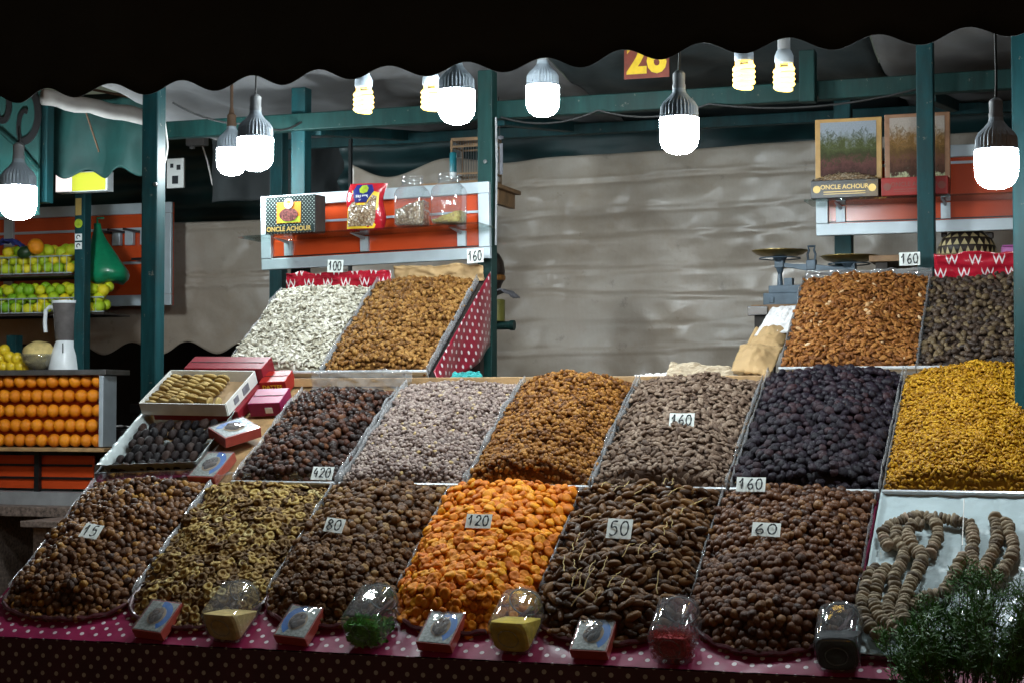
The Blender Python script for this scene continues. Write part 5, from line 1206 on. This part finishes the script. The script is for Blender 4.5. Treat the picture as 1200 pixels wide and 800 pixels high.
# oranges in rows
t_ = NT('orange_peel'); oi = t_.n('ShaderNodeObjectInfo'); t_.l(t_.ramp(oi.outputs['Random'], [(0, (.68, .19, .004)), (1, (.84, .29, .008))]), t_.p.inputs['Base Color']); setp(t_.p, Roughness=.4); t_.bump(t_.noise(t_.coord(), 60, 2), .3, .03)
t_ = NT('lime_peel'); oi = t_.n('ShaderNodeObjectInfo'); t_.l(t_.ramp(oi.outputs['Random'], [(0, (.16, .36, .012)), (.45, (.44, .54, .015)), (1, (.74, .56, .015))]), t_.p.inputs['Base Color']); setp(t_.p, Roughness=.35); t_.bump(t_.noise(t_.coord(), 60, 2), .3, .03)
plain('avocado', (.015, .04, .012), .4)
def sphere_me(name, mat, sx=1, sy=1, sz=1, seed=1):
    V, Fs = ICO[3]; V = V * (1 + .04 * nz(V, 1.2, seed))[:, None] * np.array([sx, sy, sz]); rho = np.hypot(V[:, 0], V[:, 1]); V[:, 2] -= np.where(V[:, 2] > 0, .08 * np.exp(-(rho / .18) ** 2), 0); return tmesh(name, V, Fs, mat)
OR = [sphere_me('orange', 'orange_peel', seed=k) for k in range(3)]
D = jx(110) - jx(96.65); rows = (452, 470, 487.5, 505, 522)
for r_, y in enumerate(rows):
    zc = jz(60, y - 2) 
    xr = jx(110.5 if r_ % 2 == 0 else 104)
    for k in range(12):
        o = link('orange', random.choice(OR)); o.location = (xr - k * D * .985 + random.gauss(0, .002), JY + .04 + random.gauss(0, .004), zb + .001 + D * .5 + (4 - r_) * (zt - zb - D * 1.08) / 4); o.scale = (D * .5 * random.uniform(.95, 1.03),) * 3; o.rotation_euler = (random.uniform(-1, 1), random.uniform(-1, 1), random.uniform(0, 6))
        tag(o, 'whole orange stacked in rows inside the juice stand rack', 'orange', 'oranges in the juice stand rack')
# limes on two wire shelves
LM = [sphere_me('lime', 'lime_peel', 1, 1, .95, k) for k in range(4)]
def wire_shelf(label, pxr, yb, ytop, n, rows_, Y=8.25, big=()):
    xr = jx(pxr, Y); z = jz(60, yb, Y); ht = jz(60, ytop, Y) - z; xl = jx(-40, Y); t = thing('wire_shelf', label, 'shelf', ((xl + xr) / 2, Y, z)); W = xr - xl
    MB().box((0, .10, -.006), (W, .26, .008)).build('shelf_plate', 'dark_wood', t)
    for zz in (.006, ht): MB().tube([(-W / 2, -.03, zz), (W / 2, -.03, zz)], .0035, 6).build('rail', 'alu', t, True)
    for k in range(int(W / .045)): MB().tube([(-W / 2 + .02 + k * .045, -.03, .004), (-W / 2 + .02 + k * .045, -.03, ht)], .0018, 5).build('upright', 'alu', t)
    s = .062; cnt = 0
    for r_ in range(rows_):
        for dpt in range(2 if r_ else 2):
            for k in range(n - r_ * 2 // 2):
                o = link('lime', random.choice(LM)); sc = s * random.uniform(.45, .54); o.scale = (sc,) * 3
                o.location = (xr - .040 - (k + .5 * (r_ % 2)) * s * 1.05 + random.gauss(0, .005), Y + dpt * .055 + r_ * .012, z + .031 + r_ * s * .80 + dpt * .012 + random.gauss(0, .004)); o.rotation_euler = [random.uniform(0, 6) for _ in range(3)]
                tag(o, label_l := ('round green or yellow lime on the upper wire shelf' if ytop < 320 else 'round green or yellow lime on the lower wire shelf'), 'lime', 'limes on the upper shelf' if ytop < 320 else 'limes on the lower shelf')
    return t, z
_, zu = wire_shelf('upper wire shelf of limes at the juice stand', 87, 322, 301, 9, 3)
_, zl = wire_shelf('lower wire shelf of limes at the juice stand', 125, 368, 350, 13, 3)
o = link('orange', OR[0]); o.scale = (.044,) * 3; o.location = atY(42, 289, 8.22); tag(o, 'single large orange lying on top of the limes', 'orange')
o = link('avocado', sphere_me('avocado', 'avocado', 1, 1, 1.3, 5)); o.scale = (.032,) * 3; o.location = atY(29, 296, 8.20); o.rotation_euler = (0, 1.2, .3); tag(o, 'dark green avocado beside the large orange', 'avocado')
o = MB().grid(lambda a, b: (-.10 + .2 * a, -.04 + .08 * b, .035 * math.sin(math.pi * a) + .02 * fbm(a * 7, b * 5)), 16, 10).build('blue_net', 'blue_fabric', None, False, solid=.004); o.location = atY(8, 289, 8.27); tag(o, 'crumpled dark blue net on the upper shelf', 'net')
# lemons on the worktop, bowl, blender
LE = [sphere_me('lemon', 'lemon_peel', 1.0, 1, 1.12, k + 9) for k in range(2)] if plain('lemon_peel', (.70, .50, .02), .4) else None
for k, (px, py) in enumerate(((4, 430), (14, 430), (24, 430), (33, 431), (0, 421), (11, 419), (20, 421), (5, 411))):
    o = link('lemon', LE[k % 2]); o.scale = (.031,) * 3; o.location = atY(px, py - 1, 8.12); o.rotation_euler = (random.random() * 3, random.random() * 3, 0); tag(o, 'yellow lemon in the little pile at the left edge', 'lemon', 'lemons on the worktop')
p = atY(46, 434, 8.10); t = thing('glass_bowl', 'glass bowl of crumpled yellow paper on the juice worktop', 'bowl', p)
MB().lathe([(.03, .0), (.05, .004), (.085, .045), (.102, .085), (.100, .086), (.082, .046), (.048, .008), (.001, .006)], 32, caps=(True, False)).build('bowl', 'clear_jar', t, 'all')
V, Fs = ICO[3]; V = V * (1 + .22 * nz(V, 1.6, 4) + .12 * nz(V, 4, 7))[:, None] * np.array([.085, .08, .075]) + np.array([-.006, 0, .085]); o = link('paper_filling', tmesh('paper_filling', V, Fs, 'spoon_paper'), t)
p = atY(77, 436, 8.14); t = thing('blender', 'white kitchen blender with smoky jug on the juice worktop', 'blender', p)
MB().lathe([(.088, .0), (.090, .01), (.078, .09), (.058, .150), (.050, .165), (.001, .166)], 28).build('motor_base', 'white_plastic', t, True)
MB().lathe([(.052, .166), (.056, .175), (.072, .36), (.001, .361)], 28).build('jug', 'smoke_plastic', t, True); MB().lathe([(.074, .360), (.075, .374), (.001, .376)], 28).build('lid', 'white_plastic', t, True)
MB().tube([(-.066, 0, .335), (-.100, 0, .345), (-.125, 0, .325), (-.130, 0, .26), (-.124, 0, .21)], .011, 8).build('handle', 'white_plastic', t, True)
MB().tube([(.02, -.06, .15), (.03, -.075, .10)], .003, 5).build('cord', 'black_wire', t)
# back board, post, hooks, green bag
p = atY(2, 362, 8.75); t = thing('orange_shelf_board', 'orange board in white frame behind the limes', 'shelf board', p); xr = jx(201, 8.75) - p.x; H = jz(60, 243, 8.75) - p.z; xl = -.5; W = xr - xl; cx = (xl + xr) / 2
MB().box((cx, .012, H / 2), (W, .014, H)).build('back_panel', 'orange_board', t)
for z in (.03, H - .03): MB().box((cx, 0, z), (W, .022, .06)).build('frame_rail', 'alu', t, bevel=.002)
MB().box((xr - .035, -.002, H / 2), (.07, .024, H - .124)).build('frame_stile', 'alu', t, bevel=.002); MB().box((jx(10, 8.75) - p.x, -.002, H / 2), (.06, .024, H - .124)).build('frame_stile', 'alu', t, bevel=.002)
for z in (.75, .42): MB().box((cx + .05, 0, H * z), (W - .3, .010, .014)).build('slot_rail', 'alu', t)
for px in (133, 148, 166):
    x = jx(px, 8.7) - p.x; MB().box((x, -.02, H * .66), (.05, .03, .08)).build('bracket', 'alu', t, bevel=.002); MB().box((x - .03, -.10, H * .715), (.012, .2, .012)).build('bracket_arm', 'black_metal', t)
MB().box((jx(170, 8.7) - p.x, -.06, H * .44), (.10, .12, .012)).build('bracket_arm', 'black_metal', t)
t = thing('stickered_pole', 'grey green pole with stickers holding the juice stand canopy', 'pole', (jx(96, 8.15), 8.15, 0)); w_ = .062
zt2 = jz(96, 222, 8.15); zb2 = jz(96, 436, 8.15)
MB().box((0, 0, zt2 / 2), (w_, w_, zt2)).build('post', 'teal_paint', t, bevel=.003)
MB().box((-.008, -w_ / 2 - .001, zb2 + (zt2 - zb2) * .90), (.036, .001, .09)).build('torn_label', 'gold_print', t)
MB().lathe([(.001, -.001), (.024, -.001), (.024, .001), (.001, .001)], 20, M=Matrix.Translation((-.006, -w_ / 2 - .002, jz(92, 263, 8.15))) @ Matrix.Rotation(math.pi / 2, 4, 'X')).build('round_sticker', 'lime_print', t)
for yy in (279, 289): MB().box((-.006, -w_ / 2 - .001, jz(92, yy, 8.15)), (.042, .001, .036)).build('white_sticker', 'white_print', t); MB().tube([(-.006 + .010 * math.cos(a * .52), -w_ / 2 - .003, jz(92, yy, 8.15) + .010 * math.sin(a * .52)) for a in range(9)], .003, 4).build('sticker_mark', 'ink', t)
for px, nm in ((17, 0),): MB().box((jx(px, 8.45) - jx(96, 8.15), .3, .98), (.064, .064, 1.96)).build('post', 'teal_paint', t, bevel=.003)
p = atY(114, 262, 8.35); t = thing('green_bag', 'full green plastic bag hanging from a hook at the juice stand', 'bag', p)
rings = []
for k in range(15):
    b = k / 14; hh = -.32 * b; wdt = .018 + .105 * sm(b * 1.15) * (1 if b < .9 else 1 - (b - .9) * 4.5); off = .055 * b * b + .025 * b
    rings.append([(off + wdt * math.cos(2 * math.pi * i / 28) * (1 + .09 * math.sin(i * 2.3 + k * .25) * (1.2 - b) + .05 * fbm(i * .9, k * .5)), wdt * .8 * math.sin(2 * math.pi * i / 28), hh - .012 * math.sin(i * .45) * b) for i in range(28)])
MB().loft(rings).build('pouch', 'green_bag', t, 'all'); MB().tube([(0, 0, -.005), (-.006, .01, .03), (.0, .06, .035)], .006, 6).build('handle_loop', 'green_bag', t)
# canopy bits of the juice stand
wall_canvas('green_valance', 'teal canvas valance with scalloped hem above the limes', 7.55, 58, 176, jz(90, 210, 7.55), jz(90, 118, 7.55), 'green_canvas', .02, False, 3.0, .022)
a, b = atY(50, 114, 6.7), atY(282, 160, 7.5); m = MB(); n = 26; pts = [a.lerp(b, k / n) - a + Vector((0, 0, .004 * math.sin(k * 1.3))) for k in range(n + 1)]
o = m.tube(pts, [.036 + .005 * fbm(k * .4, 2) for k in range(n + 1)], 14).build('rolled_tarpaulin', 'white_canvas', None, 'all'); o.location = a; tag(o, 'rolled white tarpaulin slanting under the roof at left', 'tarpaulin')
a2 = a + Vector((0, -.05, .075)); o = MB().tube([(0, 0, 0), tuple(b - a)], .006, 6).build('brown_rope', 'brown_wire', None, True); o.location = a2; tag(o, 'thin brown rope running above the rolled tarpaulin', 'rope')
a, b = atY(94, 112, 7.0), atY(116, 178, 7.3); o = MB().tube([(0, 0, 0), tuple(b - a)], .0045, 5).build('thin_stick', 'brown_wire'); o.location = a; tag(o, 'thin stick hanging in front of the teal valance', 'stick')
p = atY(95, 225, 7.75); t = thing('light_box', 'lit white and lime sign box under the teal valance', 'sign', p); 
MB().box((0, .03, .05), (.30, .06, .10)).build('case', 'white_plastic', t, bevel=.003); MB().box((-.10, -.002, .05), (.09, .003, .09)).build('white_face', 'sign_white', t); MB().box((.045, -.002, .05), (.19, .003, .09)).build('lime_face', 'sign_lime', t)
MB().box((jx(49, 7.35) - p.x, -.40, jz(49, 175, 7.35) - p.z), (.075, .06, .52)).build('hanging_post', 'teal_paint', t, bevel=.004)
# big dark letters on the far left panel
p = atY(-30, 250, 7.2); t = thing('lettered_panel', 'teal panel with large dark round letters at the upper left', 'panel', p)
xr = px_x(41, 7.2) - p.x; MB().box((xr / 2, .02, .30), (xr, .015, .64)).build('board', 'green_canvas', t)
def ring_letter(cx, cz, rx, rz, w_, a0, a1):
    m = MB(); o_ = []; i_ = []
    for k in range(25):
        a = a0 + (a1 - a0) * k / 24; o_.append((cx + rx * math.cos(a), 0, cz + rz * math.sin(a))); i_.append((cx + (rx - w_) * math.cos(a), 0, cz + (rz - w_) * math.sin(a)))
    m.add([(x, y + .006, z) for x, y, z in o_ + i_], [(k, k + 1, 26 + k, 25 + k) for k in range(24)]); m.build('letter_stroke', 'crate_black', t, solid=.006)
ring_letter(px_x(24, 7.2) - p.x, jz(24, 135, 7.2) - p.z, .10, .145, .036, -1.6, 1.7); ring_letter(px_x(26, 7.2) - p.x, jz(26, 150, 7.2) - p.z, .045, .09, .022, 1.2, 4.4); ring_letter(px_x(0, 7.2) - p.x, jz(0, 125, 7.2) - p.z, .05, .085, .03, -2.6, 1.6)
MB().tube([(px_x(0, 7.2) - p.x, -.01, jz(0, 155, 7.2) - p.z), (px_x(24, 7.2) - p.x, -.01, jz(24, 176, 7.2) - p.z), (px_x(44, 7.2) - p.x, -.01, jz(44, 200, 7.2) - p.z)], .012, 6).build('letter_tail', 'green_paint', t, True)
# electrics beneath the roll
p = atY(206, 219, 8.3); t = thing('white_notice', 'white board with dark marks behind the left teal post', 'board', p); MB().box((0, 0, .07), (.10, .012, .155)).build('plate', 'white_print', t)
for x, z, s in ((.0, .035, .035), (.02, .10, .022), (-.02, .11, .018)): MB().box((x, -.008, z), (s, .003, s * 1.2)).build('dark_mark', 'ink', t)
p = atY(231, 172, 8.0); t = thing('junction_box', 'grey electric junction box under the rolled tarpaulin', 'box', p); MB().box((0, 0, .025), (.105, .05, .045)).build('case', 'grey_plastic', t, bevel=.004); MB().box((-.02, -.012, -.006), (.02, .02, .014)).build('plug', 'grey_plastic', t); MB().tube([(.03, 0, .0), (.06, 0, -.08), (.09, 0, -.2)], .004, 5).build('cable', 'string_white', t, True)
p = atY(193, 160, 5.75); o = MB().tube([(0, 0, .05), (.008, 0, .0), (.012, 0, -.04), (.006, 0, -.08), (-.004, 0, -.11)], .004, 6).build('white_cable', 'string_white', None, True); o.location = p; tag(o, 'white cable dangling beside the left teal post', 'cable')
# crates in the dark behind
for k, (px, py, lab) in enumerate(((152, 500, 'black crate with paper behind the foil tray'), (215, 470, 'black crate in the dark right of the left teal post'))):
    p = atY(px, py, 8.4 + k * .3); t = thing('plastic_crate', lab, 'crate', (p.x, p.y, 0)); h_ = p.z
    for zz in np.linspace(.05, h_ - .04, 6): MB().box((0, -.2, float(zz)), (.42, .02, .05)).build('slat', 'crate_black', t, bevel=.004)
    MB().box((0, 0, h_ / 2), (.42, .36, h_ - .02)).build('body', 'crate_black', t)
    if k == 0: MB().grid(lambda a, b: (-.08 + .14 * a, -.12 + .1 * b, h_ + .002 + .02 * abs(fbm(a * 4, b * 4))), 8, 6).build('paper', 'paper_white', t)

# loose cables along the beams
def cable(label, pts, mat='black_wire', r=.004, sag=.05):
    pts = [Vector(p) for p in pts]; out = []
    for a_, b_ in zip(pts, pts[1:]):
        for k in range(8): q = k / 8; v_ = a_.lerp(b_, q); v_.z -= sag * 4 * q * (1 - q); out.append(v_ - pts[0])
    out.append(pts[-1] - pts[0]); o = MB().tube(out, r, 6).build('electric_cable', mat, None, True); o.location = pts[0]; return tag(o, label, 'cable')
cable('black cable sagging under the beam between the centre and right posts', [(px_x(585, 6.2), 6.22, 2.63), (px_x(700, 6.2), 6.22, 2.635), (px_x(830, 6.2), 6.22, 2.635), (px_x(1075, 6.2), 6.22, 2.645)], sag=.035)
cable('black cable looped between the left lamps and the back post', [(px_x(200, 5.9), 5.9, 2.70), (px_x(300, 6.1), 6.1, 2.64), (px_x(352, 6.25), 6.25, 2.66)], sag=.03)
cable('grey cable running down the green centre post', [(px_x(581, 6.16), 6.16, 2.62), (px_x(582, 6.16), 6.16, 2.45), (px_x(581, 6.16), 6.16, 2.15)], 'grey_plastic', .004, .0)
